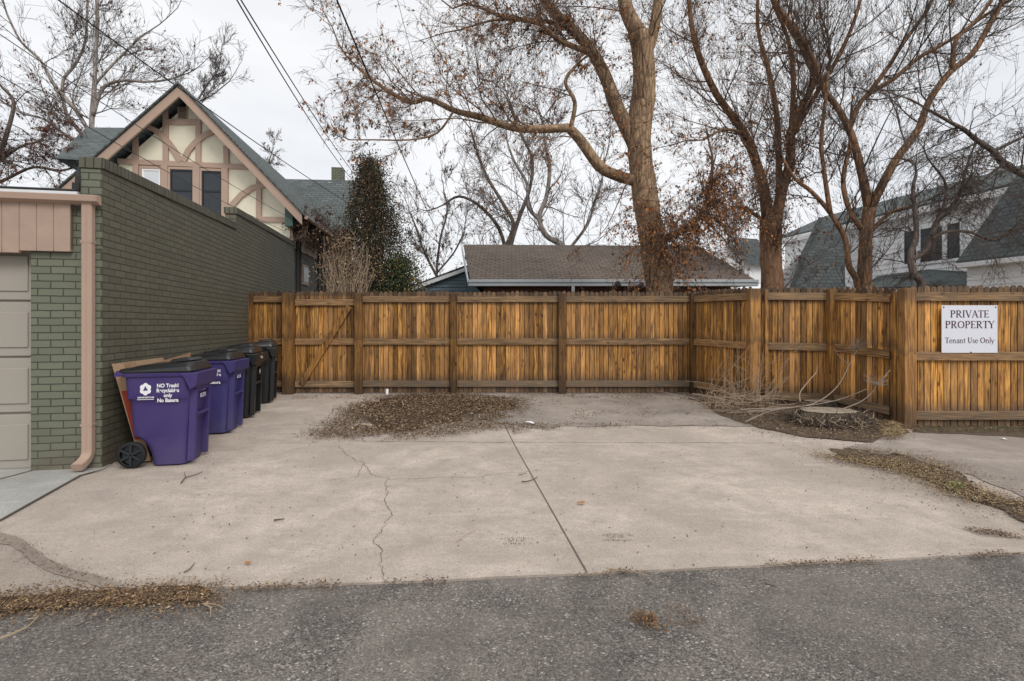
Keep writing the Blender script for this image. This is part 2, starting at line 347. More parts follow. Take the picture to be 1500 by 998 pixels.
# ribbons lying on the ground (joints and cracks)
def ribbon(name, pts, wd, mat, off=.0165, parent=None, amp=0, step=.05, seed=1, taper=True):
    pp = [Vector(p) for p in pts]
    if amp: pp = wob(pp, amp, step, seed, closed=False) + [pp[-1]]
    else:
        q = []
        for i in range(len(pp)-1):
            m = max(1, int((pp[i+1]-pp[i]).length / .2)); q += [pp[i].lerp(pp[i+1], j/m) for j in range(m)]
        pp = q + [pp[-1]]
    k = MB(); n = len(pp); rr = random.Random(seed)
    vs = []
    for i in range(n):
        d = (pp[min(i+1, n-1)] - pp[max(i-1, 0)]).normalized(); s_ = Vector((-d.y, d.x)) * wd / 2 * (rr.uniform(.5, 1.4) if amp else 1)
        for q in (pp[i] + s_, pp[i] - s_): vs.append((q.x, q.y, gz(q.y) + off))
    k.add(vs, [(2*i, 2*i+1, 2*i+3, 2*i+2) for i in range(n-1)]); return k.build(name, mat, parent)
ribbon('expansion_joint', gp((738, 622), (860, 843)), .008, M['groove'], parent=pad)
ribbon('expansion_joint', gp((520, 648), (735, 650), (1190, 651)), .008, M['hair'], parent=pad, amp=.006, seed=4)
ribbon('expansion_joint', gp((930, 625), (1180, 627)), .014, M['hair'], parent=pad, amp=.006, seed=9)
ribbon('crack', gp((497, 655), (508, 668), (533, 680), (545, 697), (570, 703), (566, 735), (566, 760), (552, 795), (562, 822), (570, 858)), .0038, M['hair'], parent=pad, amp=.03, step=.035, seed=3)
ribbon('crack', gp((570, 704), (640, 703), (700, 701), (745, 695), (800, 690)), .004, M['hair'], parent=pad, amp=.02, step=.03, seed=6)
ribbon('crack', gp((533, 680), (525, 700), (470, 708)), .005, M['hair'], parent=pad, amp=.015, seed=7)
old = sheet('old_slab', wob(gp((640, 600), (655, 579), (1015, 573), (1050, 585), (1125, 625), (930, 626), (770, 628), (700, 616)), .05, .15, 2), .018, M['concrete_old'])
sheet('right_slab', wob(gp((1240, 657), (1335, 636), (1700, 645), (1900, 730), (1530, 742), (1420, 698), (1300, 678)), .03, .15, 3), .018, M['concrete_old'])
Cc = G(150, 688)                                                       # garage corner on the ground
ap = sheet('garage_apron', [G(0, 767).xy, G(118, 700).xy, G(152, 690).xy, G(152, 680).xy + Vector((-.1, .5)), Vector((-9, 4.6)), Vector((-9, 2.2)), G(-260, 905).xy], .02, M['concrete_pale'])
ribbon('expansion_joint', [G(0, 767).xy + Vector((-.35, -.26)), G(0, 767).xy, G(118, 700).xy, G(150, 692).xy], .016, M['groove'], off=.026, parent=ap)
ribbon('expansion_joint', [G(-60, 722).xy, G(47, 693).xy], .018, M['groove'], off=.025, parent=ap)
sheet('gutter_pan', wob(gp((-260, 800), (0, 786), (30, 800), (60, 822), (110, 843), (160, 856), (182, 866), (100, 873), (0, 884), (-260, 915)), .018, .1, 8), .018, M['concrete_dark'])
sheet('dirt_streak', wob(gp((-60, 772), (0, 784), (30, 796), (62, 820), (112, 841), (165, 856), (190, 866), (150, 866), (100, 853), (50, 830), (15, 806), (-60, 790)), .012, .04, 5), .022, M['damp'])
sheet('dirt_bed', wob(gp((1010, 585), (1100, 597), (1215, 583), (1320, 625), (1335, 634), (1270, 650), (1180, 643), (1110, 628), (1060, 612), (1040, 600)), .05, .12, 11), .024, M['dirt'])
sheet('dirt_strip', wob(gp((1215, 660), (1260, 662), (1330, 672), (1390, 692), (1430, 722), (1520, 750), (1700, 800), (1620, 800), (1500, 766), (1410, 733), (1350, 698), (1260, 678), (1225, 672)), .09, .09, 12), .026, M['dirt'])
sheet('planting_strip', wob(gp((1335, 626), (1900, 626), (1900, 645), (1500, 643), (1340, 636)), .03, .1, 13), .022, M['dirt'])
# ------------------------------------------------------------ garage
TH = math.atan(150 / F)
gar = empty('garage', Cc, TH, label='olive painted brick garage with pink board fascia and a beige door', cat='garage')
gi = MW['garage'].inverted()
LW = 8.45
def brick_wall(name, y0, y1, z0, z1a, z1b, mat):
    k = MB(); k.prism([(0, y0, z0), (0, y1, z0), (0, y1, z1b), (0, y0, z1a)], (-.28, 0, 0)); return k.build(name, mat, gar)
k = MB(); k.prism([(0, 0, -.1), (0, LW, -.1), (0, LW, 3.30), (0, 3.9, 3.18), (0, 3.9, 2.92), (0, 0, 2.80)], (-.17, 0, 0)); sw = k.build('side_wall', M['brick'], gar)
k = MB(); k.prism([(.02, -.02, 2.803), (.02, 3.898, 2.923), (.02, 3.898, 3.035), (.02, -.02, 2.905)], (-.205, 0, 0)); k.build('coping', M['coping'], gar, bevel=.006)
k = MB(); k.prism([(.02, 3.88, 3.183), (.02, LW+.02, 3.303), (.02, LW+.02, 3.41), (.02, 3.88, 3.29)], (-.205, 0, 0)); k.build('coping', M['coping'], gar, bevel=.006)
k = MB(); k.box(-.34, .0, -.004, .26, 2.0, 2.70); 
k = MB(); k.box(-.575, -.003, -.006, .24, -.1, 2.06); k.box(-.175, -.003, -.006, .24, 2.03, 2.80); k.build('front_pier', M['brick_front'], gar)
k = MB(); k.box(-.34, -.176, .0, .24, 2.06, 2.40); k.build('front_pier', M['brick_front'], gar)
# garage door
dr = MB(); dr.box(-3.2, -.575, .13, .16, -.02, 2.1); door = dr.build('garage_door', M['garage_door'], gar)
k = MB()
for r_ in range(4):
    z0 = .02 + r_ * .52
    k.box(-3.2, -.58, .105, .13, z0, z0 + .50)
k.build('door_panel', M['garage_door'], door, bevel=.008)
k = MB()
for r_ in range(4):
    z0 = .10 + r_ * .52
    for c_ in range(5):
        x1 = -.66 - c_ * .52
        k.box(x1 - .43, x1, .092, .105, z0, z0 + .33)
k.build('raised_panel', M['garage_door'], door, bevel=.012)
k = MB(); k.box(-3.9, -3.2, -.006, .24, -.1, 2.06); k.build('front_pier', M['brick_front'], gar)
k = MB(); k.box(-3.2, -.5755, .0, .13, 2.06, 2.14); k.build('door_header', M['pink_old'], gar)
# vertical fascia boards
k = MB(); rr = random.Random(4); x = -.235
for i in range(18):
    wd = .135; k.box(x - wd + .005, x, -.055, -.012, 2.02 if x > -.56 else 2.0, 2.455); x -= wd
k.box(-2.7, -.235, -.048, -.010, 2.04, 2.455)
k.build('fascia_board', M['pink_old'], gar, bevel=.003)
# gutter: an open trough
k = MB(); prof = [(-.115, 2.535), (-.125, 2.53), (-.12, 2.475), (-.06, 2.452), (-.035, 2.452), (-.035, 2.535), (-.045, 2.535), (-.045, 2.462), (-.108, 2.485)]
k.prism([(.0, a_, b_) for a_, b_ in prof], (-4, 0, 0)); k.prism([(.012, a_, b_) for a_, b_ in prof[:6]], (-.012, 0, 0)); k.build('gutter', M['pink'], gar, bevel=.004)
k = MB(); k.prism([(-.19, -.036, 2.46), (-.19, -.036, 2.575), (-.19, .02, 2.58), (-.19, 8.3, 2.60), (-.19, 8.3, 2.46)], (-3.8, 0, 0)); k.build('roof', M['white_membrane'], gar)
k = MB(); k.tube([(-4, -.03, 2.585), (-2, -.03, 2.59), (-.2, -.03, 2.587)], .012, 5); k.box(-.235, -.178, -.03, .06, 2.59, 2.66); k.tube([(-.2, 0, 2.62), (-.195, .0, 2.72), (-.185, .02, 2.83)], [.03, .026, .022], 6); k.build('roof_flashing', M['black_tar'], gar)
# downspout
def rect_ring(c, u, v, a_, b_):
    ch = .008; pts = []
    for sx, sy in ((1,1),(-1,1),(-1,-1),(1,-1)):
        pts += [c + u*sx*a_ + v*sy*(b_-ch), c + u*sx*(a_-ch) + v*sy*b_] if sx*sy > 0 else [c + u*sx*(a_-ch) + v*sy*b_, c + u*sx*a_ + v*sy*(b_-ch)]
    return pts
k = MB(); X, Y, Z = Vector((1,0,0)), Vector((0,1,0)), Vector((0,0,1)); rings = []
for (x_, y_, z_, tilt) in ((-.09,-.05,2.47,0),(-.09,-.05,.6,0),(-.09,-.05,.20,0),(-.09,-.053,.17,10),(-.093,-.065,.14,25),(-.10,-.09,.11,45),(-.11,-.13,.085,60),(-.12,-.17,.068,65)):
    v_ = Matrix.Rotation(R(-tilt), 3, 'X') @ Y; rings.append(rect_ring(Vector((x_, y_, z_)), X, v_, .043, .036))
k.loft(rings); ds = k.build('downspout', M['pink'], gar)
k = MB(); k.box(-.094, -.086, -.0875, -.085, .2, 2.46)
k.build('seam', M['pink_old'], ds)
for z_ in (.42, 2.1):
    k = MB(); k.box(-.137, -.043, -.0885, -.01, z_, z_ + .022); k.build('strap', M['pink_old'], ds)
# ------------------------------------------------------------ wooden fence
FR = random.Random(11)
def tone(b=1, g=0): return (FR.random(), b * FR.choice([.55, .75, .95, 1.05, 1.2, 1.45]) * FR.uniform(.93, 1.07), g, 1)
def face_frame(a_, b_):
    a_, b_ = Vector((a_[0], a_[1], 0)), Vector((b_[0], b_[1], 0)); d = (b_ - a_).normalized(); return a_, b_, d, Vector((d.y, -d.x, 0))
def posts(root, pt, wd, base, top, dk=.8, d=Vector((1,0,0)), name='post', off=.07):
    k = MB(); k.usecol = True; k.col = (FR.random(), dk * FR.uniform(.92, 1.08), .0, 1); n = Vector((d.y, -d.x, 0)); c = Vector((pt[0], pt[1], 0)) + n * off
    h_ = wd / 2; q = [c + d*h_ + n*h_, c - d*h_ + n*h_, c - d*h_ - n*h_*.9, c + d*h_ - n*h_*.9]
    k.prism([(p.x, p.y, base) for p in q], (0, 0, top - base)); return k.build(name, M['wood'], root, bevel=.006, world=True)
def picket_panel(root, a_, b_, ba, bb, wd=.089, bright=1, parent=None, off=-.0, gray_bot=.4, top=1.85):
    a_, b_, d, n = face_frame(a_, b_); Ln = (b_ - a_).length; m = max(1, round(Ln / (wd * .95))); ww = Ln / m
    k = MB(); k.usecol = True
    for i in range(2 * m):
        fr_ = i < m; q_i = i if fr_ else i - m
        s0, s1 = (q_i * ww + .005, (q_i+1) * ww - .005) if fr_ else (max(0, q_i * ww - ww*.5 + .002), q_i * ww + ww*.5 - .002)
        bz = ba + (bb - ba) * (q_i + .5) / m; back = (-.004 if fr_ else -.030) + FR.uniform(-.003, .003) + off
        tp = bz + top + FR.uniform(-.012, .012) - (0 if fr_ else .02); bt = bz + .035
        col = tone(bright * (1 if fr_ else .8), FR.choice([.0, .0, .05, .2]))  # back row toned darker: the shade in the gaps is in the colour
        xs = [s0, s0 + (s1-s0)*.12, s0 + (s1-s0)*.33, s0 + (s1-s0)*.67, s0 + (s1-s0)*.88, s1]
        zs = [tp - .045, tp - .016, tp, tp, tp - .016, tp - .045]
        mid = [bz + .24, bz + .50, bz + 1.0, tp - .26, tp - .13, tp - .05]
        # vertical slices so the boards' weathered feet and heads can have their own tone
        P0 = a_ + n * back; P1 = a_ + n * (back - .016)
        def pt(o_, s_, z_): q = o_ + d * s_; return (q.x, q.y, z_)
        levels = [bt, bz + .16, bz + .30, tp - .24, tp - .085]
        wth = [.45, .2, col[2], max(col[2], .15)]
        for j in range(4):
            k.col = (col[0], col[1], min(1, wth[j]), 1)
            A, B = levels[j], levels[j+1]
            k.add([pt(P0, s0, A), pt(P0, s1, A), pt(P0, s1, B), pt(P0, s0, B)], [(0, 1, 2, 3)])
        k.col = (col[0], col[1] * .78, .62, 1)
        k.add([pt(P0, s0, levels[-1]), pt(P0, s1, levels[-1])] + [pt(P0, x_, z_) for x_, z_ in list(zip(xs, zs))[::-1]], [tuple(range(8))])
        k.col = (col[0], col[1] * .8, .6, 1)
        outl = [(s0, bt), (s1, bt)] + list(zip(xs, zs))[::-1]
        m_ = len(outl); vs = [pt(P0, *q) for q in outl] + [pt(P1, *q) for q in outl]
        k.add(vs, [(q, m_ + q, m_ + (q+1) % m_, (q+1) % m_) for q in range(m_)] + [tuple(range(m_, 2*m_))[::-1]])
    return k.build('picket_panel', M['wood'], parent or root, world=parent is None, uv=False)
def rail(root, a_, b_, za, zb, hh=.11, g=.3, b=.95, parent=None, name='rail', th=.038, world=True):
    A = Vector((a_[0], a_[1], 0)); B = Vector((b_[0], b_[1], 0)); d = (B - A).normalized(); n = Vector((d.y, -d.x, 0))
    o = empty('tmp', (A.x, A.y, 0), math.atan2(d.y, d.x)); mi = MW[o.name].inverted(); bpy.data.objects.remove(o)
    ln = (B - A).length; k = MB(); k.usecol = True; k.col = (FR.random(), b * FR.uniform(.85, 1.15), g, 1)
    k.prism([(0, 0, za - hh/2), (ln, 0, zb - hh/2), (ln, 0, zb + hh/2), (0, 0, za + hh/2)], (0, -th, 0))
    ob = k.build(name, M['wood_x'], None, bevel=.004)
    m = Matrix.Translation(A + n * .0015) @ Matrix.Rotation(math.atan2(d.y, d.x), 4, 'Z')
    ob.matrix_world = m
    pr = parent or root; ob.parent = pr; ob.matrix_parent_inverse = Matrix.Identity(4); ob.matrix_local = (MWw(pr)).inverted() @ m
    return ob
def MWw(o):
    return MW[o.name] if o.name in MW else MWw(o.parent)
def bay(root, a_, b_, ba, bb, g=(.25, .12, .55), bright=1, parent=None, trim=.06, gtop=0):
    A = Vector(a_); B = Vector(b_); d = (B - A).normalized()
    picket_panel(root, A, B, ba, bb, bright=bright)
    A2, B2 = A + d * trim, B - d * trim
    for (zc, gg) in ((1.71 + gtop, g[0]), (.949, g[1]), (.193, g[2])):
        rail(root, A2, B2, ba + zc, bb + zc, g=gg, b=.9 * bright)
DB = F / 81.4
def bx(px, sc=81.4): return (px - CX) / sc
fb = empty('wooden_fence', (bx(366), DB, .1), 0, label='long stained picket fence closing the back of the pad, with a braced gate', cat='fence')
XX = [bx(p) for p in (366, 425, 527, 665, 823, 1014)]
for xx, wd, dk in zip(XX, (.14, .18, .13, .11, .13, .12), (.5, .58, .48, .38, .32, .34)):
    posts(fb, (xx, DB), wd, .06 if xx < -2 else .09, 1.915, dk, off=.05)
bay(fb, (XX[0], DB), (XX[1], DB), .1, .1, bright=.75, trim=.08)
for i, br in ((2, .95), (3, .95), (4, .88)):
    bay(fb, (XX[i], DB), (XX[i+1], DB), .1, .1, bright=br, g=(.45 if i < 4 else .5, .3, .85))
k = MB(); k.usecol = True   # gate
gate = None
def gate_build():
    pn = picket_panel(fb, (XX[1] + .1, DB), (XX[2] - .07, DB), .1, .1, bright=.98); pn.name = 'gate'
    A, B = (XX[1] + .10, DB), (XX[2] - .068, DB)
    for zc, g_ in ((1.75, .3), (1.049, .25), (.286, .6)): rail(pn, A, B, zc, zc, g=g_, parent=pn)
    q0, q1 = P(443, 563, DB), P(513, 449, DB); k = MB(); k.usecol = True; k.col = (.3, .8, .1, 1)
    mi = MW[fb.name].inverted(); k.beam(mi @ (q0 + Vector((0, -.04, 0))), mi @ (q1 + Vector((0, -.04, 0))), .105, .03, (0, -1, 0)); k.build('brace', M['wood'], pn, bevel=.004)
gate_build()
PA, PB_, PC, PD, PE = (XX[5], DB), (3.67, 8.15), (4.80, 8.04), (5.13, 7.12), (5.03, 6.83)
f2 = empty('wooden_fence', (PB_[0], PB_[1], .08), 0, label='short stained picket fence return running forward from the back fence corner', cat='fence')
bay(f2, PA, PB_, .1, .08, bright=1.12, trim=.07, g=(.35, .12, .5)); posts(f2, PB_, .157, .02, 1.90, .85, off=.05)
f3 = empty('wooden_fence', (PC[0], PC[1], .06), 0, label='stained picket fence jogging behind the cut tree stumps, with an angled bay at its right', cat='fence')
bay(f3, (PB_[0] + .13, PB_[1] - .012), PC, .075, .065, bright=.9, trim=.05, g=(.5, .4, .6)); bay(f3, PC, PD, .065, .0, bright=1.2, trim=.06, g=(.15, .15, .65))
posts(f3, PC, .134, .02, 1.885, .8, off=.05); posts(f3, (PB_[0] + .16, PB_[1] - .05), .05, .02, 1.88, .8, name='post'); posts(f3, (PD[0] - .01, PD[1] - .02), .045, -.02, 1.80, 1.15, off=.0)
f4 = empty('wooden_fence', (PE[0], PE[1], 0), 0, label='stained picket fence facing the alley at the right, carrying the white sign', cat='fence')
posts(f4, PE, .15, -.02, 1.815, .85, off=.04)
posts(f4, (PE[0] + 2.4, PE[1]), .12, -.02, 1.815, .95, off=.05); posts(f4, (PE[0] + 4.8, PE[1]), .12, -.02, 1.815, .95, off=.05)
bay(f4, PE, (PE[0] + 2.4, PE[1]), 0, 0, bright=.95, trim=.085, g=(.4, .35, .6)); bay(f4, (PE[0] + 2.4, PE[1]), (PE[0] + 4.8, PE[1]), 0, 0, g=(.4, .35, .6))
k = MB(); k.tube([P(567, 583, DB - .1), P(567, 570, DB - .1)], .026, 8); k.build('pipe_stub', M['white'], None, smooth=False)
tag(bpy.data.objects['pipe_stub'], 'short white plastic pipe stub poking up under the back fence', 'pipe')
# ------------------------------------------------------------ sign with a small serif alphabet
def rib(k, pts, th, y=0, ext=.0015):
    pts = [Vector(p) for p in pts]; n = len(pts); th = th if hasattr(th, '__len__') else [th]*n; vs = []
    for i in range(n):
        d = pts[min(i+1, n-1)] - pts[max(i-1, 0)]; d.normalize(); s_ = Vector((-d.y, d.x)) * th[i] / 2
        vs += [pts[i] + s_, pts[i] - s_]
    b_ = [(q.x, y, q.y) for q in vs] + [(q.x, y - ext, q.y) for q in vs]; m = 2*n
    k.add(b_, [(2*i+m, 2*i+2+m, 2*i+3+m, 2*i+1+m) for i in range(n-1)])
def arc(cx, cy, rx, ry, a0, a1, n=12): return [(cx + rx*math.cos(R(a0+(a1-a0)*i/n)), cy + ry*math.sin(R(a0+(a1-a0)*i/n))) for i in range(n+1)]
TK, TN = .15, .06
def glyph(ch):
    S = []; l = lambda x0, y0, x1, y1, t=TK: S.append(([(x0, y0), (x1, y1)], t)); sf = lambda x, y, w_=.3: S.append(([(x-w_/2, y), (x+w_/2, y)], .05))
    if ch == 'P' or ch == 'R':
        l(.17, 0, .17, 1); sf(.17, .02); sf(.14, .98, .24); S.append((arc(.3, .74, .27, .24, 90, -90), [TN + (TK-TN)*math.sin(math.pi*i/12) for i in range(13)])); l(.17, .975, .31, .975, TN); l(.17, .5, .31, .5, TN)
        if ch == 'R': l(.34, .5, .68, 0, .13); sf(.7, .02, .16); return S, .80
        return S, .68
    if ch == 'I': l(.17, 0, .17, 1); sf(.17, .02); sf(.17, .98); return S, .40
    if ch == 'V': l(.08, 1, .38, 0, .14); l(.38, 0, .66, 1, TN); sf(.08, .98); sf(.66, .98, .24); return S, .76
    if ch == 'A': l(.36, 1, .08, 0, TN); l(.36, 1, .68, 0, .14); l(.18, .36, .56, .36, TN); sf(.08, .02, .24); sf(.68, .02); return S, .76
    if ch == 'T': l(.34, 0, .34, 1); sf(.34, .02, .34); l(.02, .97, .66, .97, TN); l(.04, .97, .02, .8, .05); l(.64, .97, .66, .8, .05); return S, .68
    if ch == 'E': l(.17, 0, .17, 1); sf(.12, .02, .2); sf(.12, .98, .2); l(.17, .97, .56, .97, TN); l(.17, .03, .60, .03, TN); l(.17, .5, .48, .5, TN); l(.56, .97, .57, .8, .05); l(.6, .03, .63, .2, .05); l(.48, .6, .48, .4, .05); return S, .68
    if ch == 'O': S.append((arc(.43, .5, .34, .46, 0, 360, 28), [TN + (TK-TN)*abs(math.cos(2*math.pi*i/28)) for i in range(29)])); return S, .88
    if ch == 'Y': l(.06, 1, .36, .48, .14); l(.36, .48, .64, 1, TN); l(.36, .5, .36, 0); sf(.36, .02); sf(.06, .98, .26); sf(.64, .98, .22); return S, .70
    if ch == 'U': S.append(([(.17, 1), (.17, .32)] + arc(.4, .32, .23, .28, 180, 360) + [(.63, 1)], [TK, TK] + [TK - (TK-TN)*i/12 for i in range(13)] + [TN])); sf(.17, .98); sf(.63, .98, .26); return S, .82
    if ch == 'e': S.append((arc(.27, .31, .21, .29, 5, 320, 18), .09)); l(.08, .34, .47, .34, .05); return S, .54
    if ch == 'n': l(.14, 0, .14, .62, .11); sf(.14, .02, .24); sf(.1, .6, .14); S.append((arc(.32, .4, .17, .19, 175, 0) + [(.49, 0)], .10)); sf(.49, .02, .24); return S, .66
    if ch == 'a': S.append((arc(.26, .43, .15, .17, 160, 0) + [(.41, .06), (.5, .02)], .10)); S.append((arc(.22, .17, .14, .15, 70, 330, 14), .085)); return S, .52
    if ch == 't': l(.17, .84, .17, .12, .11); S.append((arc(.27, .12, .10, .10, 180, 300, 6), .07)); l(.04, .6, .34, .6, .055); return S, .38
    if ch == 's': S.append((arc(.2, .46, .13, .14, 20, 250, 10) + arc(.2, .17, .14, .16, 80, -160, 10), .085)); return S, .42
    if ch == 'l': l(.14, 0, .14, 1.06, .11); sf(.14, .02, .24); sf(.1, 1.04, .14); return S, .30
    if ch == 'y': l(.06, .6, .27, .02, .11); S.append(([(.48, .6), (.27, .02), (.17, -.22), (.04, -.24)], .055)); sf(.06, .6, .2); sf(.48, .6, .18); return S, .54
    return S, .32
def write(k, txt, cx, z0, hgt, y, width=None):
    adv = sum(glyph(c)[1] for c in txt); s_ = (width / adv) if width else hgt; x = cx - adv * s_ / 2
    for c in txt:
        S, a_ = glyph(c)
        for pts, th in S: rib(k, [(x + p[0]*s_, z0 + p[1]*hgt) for p in pts], [t*(s_+hgt)/2 for t in th] if hasattr(th, '__len__') else th*(s_+hgt)/2, y)
        x += a_ * s_
DS = PE[1] - .046
s0, s1 = P(1379, 447.5, DS), P(1461, 517, DS)
sg = empty('sign', (s0.x, DS, s1.z), 0, label='white rectangular sign reading PRIVATE PROPERTY Tenant Use Only, screwed to the fence', cat='sign')
W_, H_ = s1.x - s0.x, s0.z - s1.z
k = MB(); k.box(0, W_, -.004, 0, 0, H_); k.build('panel', M['sign'], sg, bevel=.001)
k = MB(); write(k, 'PRIVATE', W_*.5, H_*.745, H_*.148, -.0045, W_*.70); write(k, 'PROPERTY', W_*.5, H_*.52, H_*.150, -.0045, W_*.88); write(k, 'Tenant Use Only', W_*.5, H_*.205, H_*.118, -.0045, W_*.88); k.build('lettering', M['sign_text'], sg, uv=False)
for sx, sz in ((.035, .96), (.965, .96), (.52, .01)):
    k = MB(); k.tube([(W_*sx, -.004, H_*sz), (W_*sx, -.009, H_*sz)], .008, 8); k.build('screw', M['dark_metal'], sg)
# ------------------------------------------------------------ wheeled carts
WS = .93 / .80
def rrect(cx, cy, hx, hy, r, z, n=5, skew=0):
    pts = []
    for (sx, sy, a0) in ((1, 1, 0), (-1, 1, 90), (-1, -1, 180), (1, -1, 270)):
        for i in range(n+1):
            a_ = R(a0 + 90*i/n); pts.append((cx + sx*(hx-r) + r*math.cos(a_), cy + sy*(hy-r) + r*math.sin(a_), z))
    return pts
def text_mesh(name, txt, size, loc, rot, mat, parent, bold=0, align='CENTER', sx=1):
    cu = bpy.data.curves.new('t', 'FONT'); cu.body = txt; cu.size = size; cu.align_x = align; cu.offset = bold; cu.extrude = .0004; cu.space_line = .95
    o = bpy.data.objects.new('t', cu); C.objects.link(o); dg = bpy.context.evaluated_depsgraph_get(); dg.update()
    me = bpy.data.meshes.new_from_object(o.evaluated_get(dg)); bpy.data.objects.remove(o)
    me.transform(Matrix.Translation(loc) @ rot @ Matrix.Diagonal((sx, 1, 1, 1))); me.materials.clear(); me.materials.append(mat)
    r = bpy.data.objects.new(name, me); C.objects.link(r); r.parent = parent; return r
RSIDE = Matrix.Rotation(R(90), 4, 'X')                                  # text on the -y side
RFRONT = Matrix.Rotation(R(90), 4, 'Z') @ Matrix.Rotation(R(90), 4, 'X')  # text on the +x front
def cart(loc, rz, body, label, group, marks):
    t = empty('wheeled_bin', loc, rz, label=label, cat='wheelie bin', group=group); t.scale = (.80, .86, .93)
    # local: +x front, -x back with wheels, -y side seen from the alley
    k = MB(); rings = []
    def xb(z):   # back profile with the wheel arch cut away at the foot
        full = -.31 - .06 * z
        if z < .30: u = 1 - z / .30; return full + .19 * math.sqrt(max(0, 1 - (1-u)**2))
        return full
    zs = [0, .012, .05, .1, .15, .2, .24, .27, .29, .298, .31, .45, .60, .655, .67, .69, .75, .93]
    for z in zs:
        w_ = .255 + .035 * z; f = .27 + .055 * z
        if z >= .69: w_ += .022; f += .0
        elif z > .655: w_ += .022 * (z-.655)/.035
        if z == 0: w_ -= .015; f -= .015
        b_ = xb(z) - (.02 if z >= .69 else 0)
        r_ = .10 if z < .65 else .09
        rings.append(rrect((f+b_)/2, 0, (f-b_)/2, w_, r_, z))
    k.loft(rings); bd = k.build('body', body, t, smooth=True, bevel=0)
    bd.data.set_sharp_from_angle(angle=R(35))
    k = MB()     # gripping ribs and bar on the front
    for s_ in (-1, 1): k.prism([(.262, s_*.21-.03, 0.03), (.262, s_*.21+.03, .03), (.335, s_*.20+.025, .03), (.335, s_*.20-.025, .03)], (.035, 0, .74))
    k.tube([(.335, -.21, .50), (.345, .21, .50)], .018, 8); k.box(.27, .36, -.22, .22, .74, .79); k.build('grip', body, bd, bevel=.006)
    k = MB()     # rim band and the deep front lip
    o0, o1 = rrect(-.025, 0, .375, .325, .07, .905), rrect(-.025, 0, .385, .335, .07, .945); k.loft([o0, o1])
    k.prism([(.22, -.345, .945), (.415, -.33, .945), (.395, -.33, .815), (.33, -.335, .77), (.27, -.34, .89)], (0, .66, 0)); k.build('rim', body, t, bevel=.008)
    k = MB(); k.tube([(-.37, -.30, .93), (-.46, -.29, .945), (-.475, -.24, .95), (-.475, .24, .95), (-.46, .29, .945), (-.37, .30, .93)], .017, 8); k.box(-.47, -.38, -.31, -.27, .915, .95); k.box(-.47, -.38, .27, .31, .915, .95); k.build('handle', body, t)
    # lid
    k = MB(); l0 = rrect(-.03, 0, .385, .325, .06, .947); l1 = rrect(-.03, 0, .39, .33, .06, .965)
    l2 = [(x, y, .975 + .035*(x+.42)/.8) for x, y, z in rrect(-.03, 0, .37, .31, .06, 0)]
    l3 = [(x, y, .995 + .055*(x+.42)/.8) for x, y, z in rrect(.0, 0, .32, .26, .06, 0)]
    l4 = [(x, y, 1.005 + .055*(x+.42)/.8) for x, y, z in rrect(.01, 0, .28, .22, .05, 0)]
    k.loft([l0, l1, l2, l3, l4]); ld = k.build('lid', M['lid'], t, bevel=.004)
    k = MB(); q0 = [(x, y, 1.015 + .055*(x+.42)/.8) for x, y, z in rrect(.17, 0, .13, .19, .04, 0)]; q1 = [(x, y, 1.045 + .05*(x+.42)/.8) for x, y, z in rrect(.17, 0, .10, .16, .04, 0)]; k.loft([q0, q1])
    k.build('lid_ridge', M['lid'], ld, bevel=.004)
    k = MB(); k.tube([(-.42, -.26, .965), (-.42, .26, .965)], .022, 8); k.build('hinge', M['rubber'], ld)
    k = MB(); k.tube([(-.30, -.30, .13), (-.30, .30, .13)], .012, 8); k.build('axle', M['rubber'], t)
    for s_ in (-1, 1):
        yc = s_ * .285; k = MB()
        for (r0, r1) in ((.13, .098),):
            ring = lambda r, y: [(-.30 + WS*r*math.cos(2*math.pi*i/28), y, .13 + r*math.sin(2*math.pi*i/28)) for i in range(28)]
            k.loft([ring(.098, yc-.028), ring(.122, yc-.030), ring(.13, yc-.018), ring(.13, yc+.018), ring(.122, yc+.03), ring(.098, yc+.028)], cap=False)
        wh = k.build('wheel', M['rubber'], t, smooth=True)
        k = MB(); yy = yc - .012
        for i in range(6):
            a_ = i * math.pi / 3 + .5; k.beam((-.30, yy, .13), (-.30 + WS*.1*math.cos(a_), yy, .13 + .1*math.sin(a_)), .02, .022, (0, -1, 0))
        k.tube([(-.30, yc-.03, .13), (-.30, yc+.03, .13)], .03, 12); k.tube([(-.30, yc-.002, .13), (-.30, yc+.008, .13)], .1, 24); k.build('hub', M['dark_hub'], wh)
    if 'side' in marks:
        yy = -.302
        ty = Matrix.Rotation(R(-2), 4, 'X')
        txt = text_mesh('lettering', 'NO Trash!\nRecyclables\nonly\nNo Basura', .052, Vector((.085, -.306, .80)), ty @ RSIDE if False else RSIDE, M['print'], bd, bold=.0016, sx=1.0)
        text_mesh('lettering', 'DENVER RECYCLES', .020, Vector((-.145, -.306, .695)), RSIDE, M['print'], bd, bold=.0008)
        k = MB(); k.box(-.235, -.06, -.3072, -.306, .679, .684)
        for i in range(6):
            a_ = i*math.pi/3 + .5; cx_, cz_ = -.148 + .036*math.cos(a_), .785 + .036*math.sin(a_)
            k.add([(cx_ + .027*math.cos(j*math.pi/6), -.3072 - .0003*i, cz_ + .027*math.sin(j*math.pi/6)) for j in range(12)], [tuple(range(12))])
        k.build('emblem', M['print'], bd)
        k = MB()
        for i in range(3):
            a_ = i*2*math.pi/3 + R(90); c_ = Vector((-.148, -.3098, .785)); d = Vector((math.cos(a_), 0, math.sin(a_))); s2 = Vector((-d.z, 0, d.x))
            k.add([c_ + d*.03, c_ + d*.012 + s2*.014, c_, c_ + d*.006 - s2*.012], [(0, 1, 2, 3)])
        k.build('emblem_centre', body, bd)
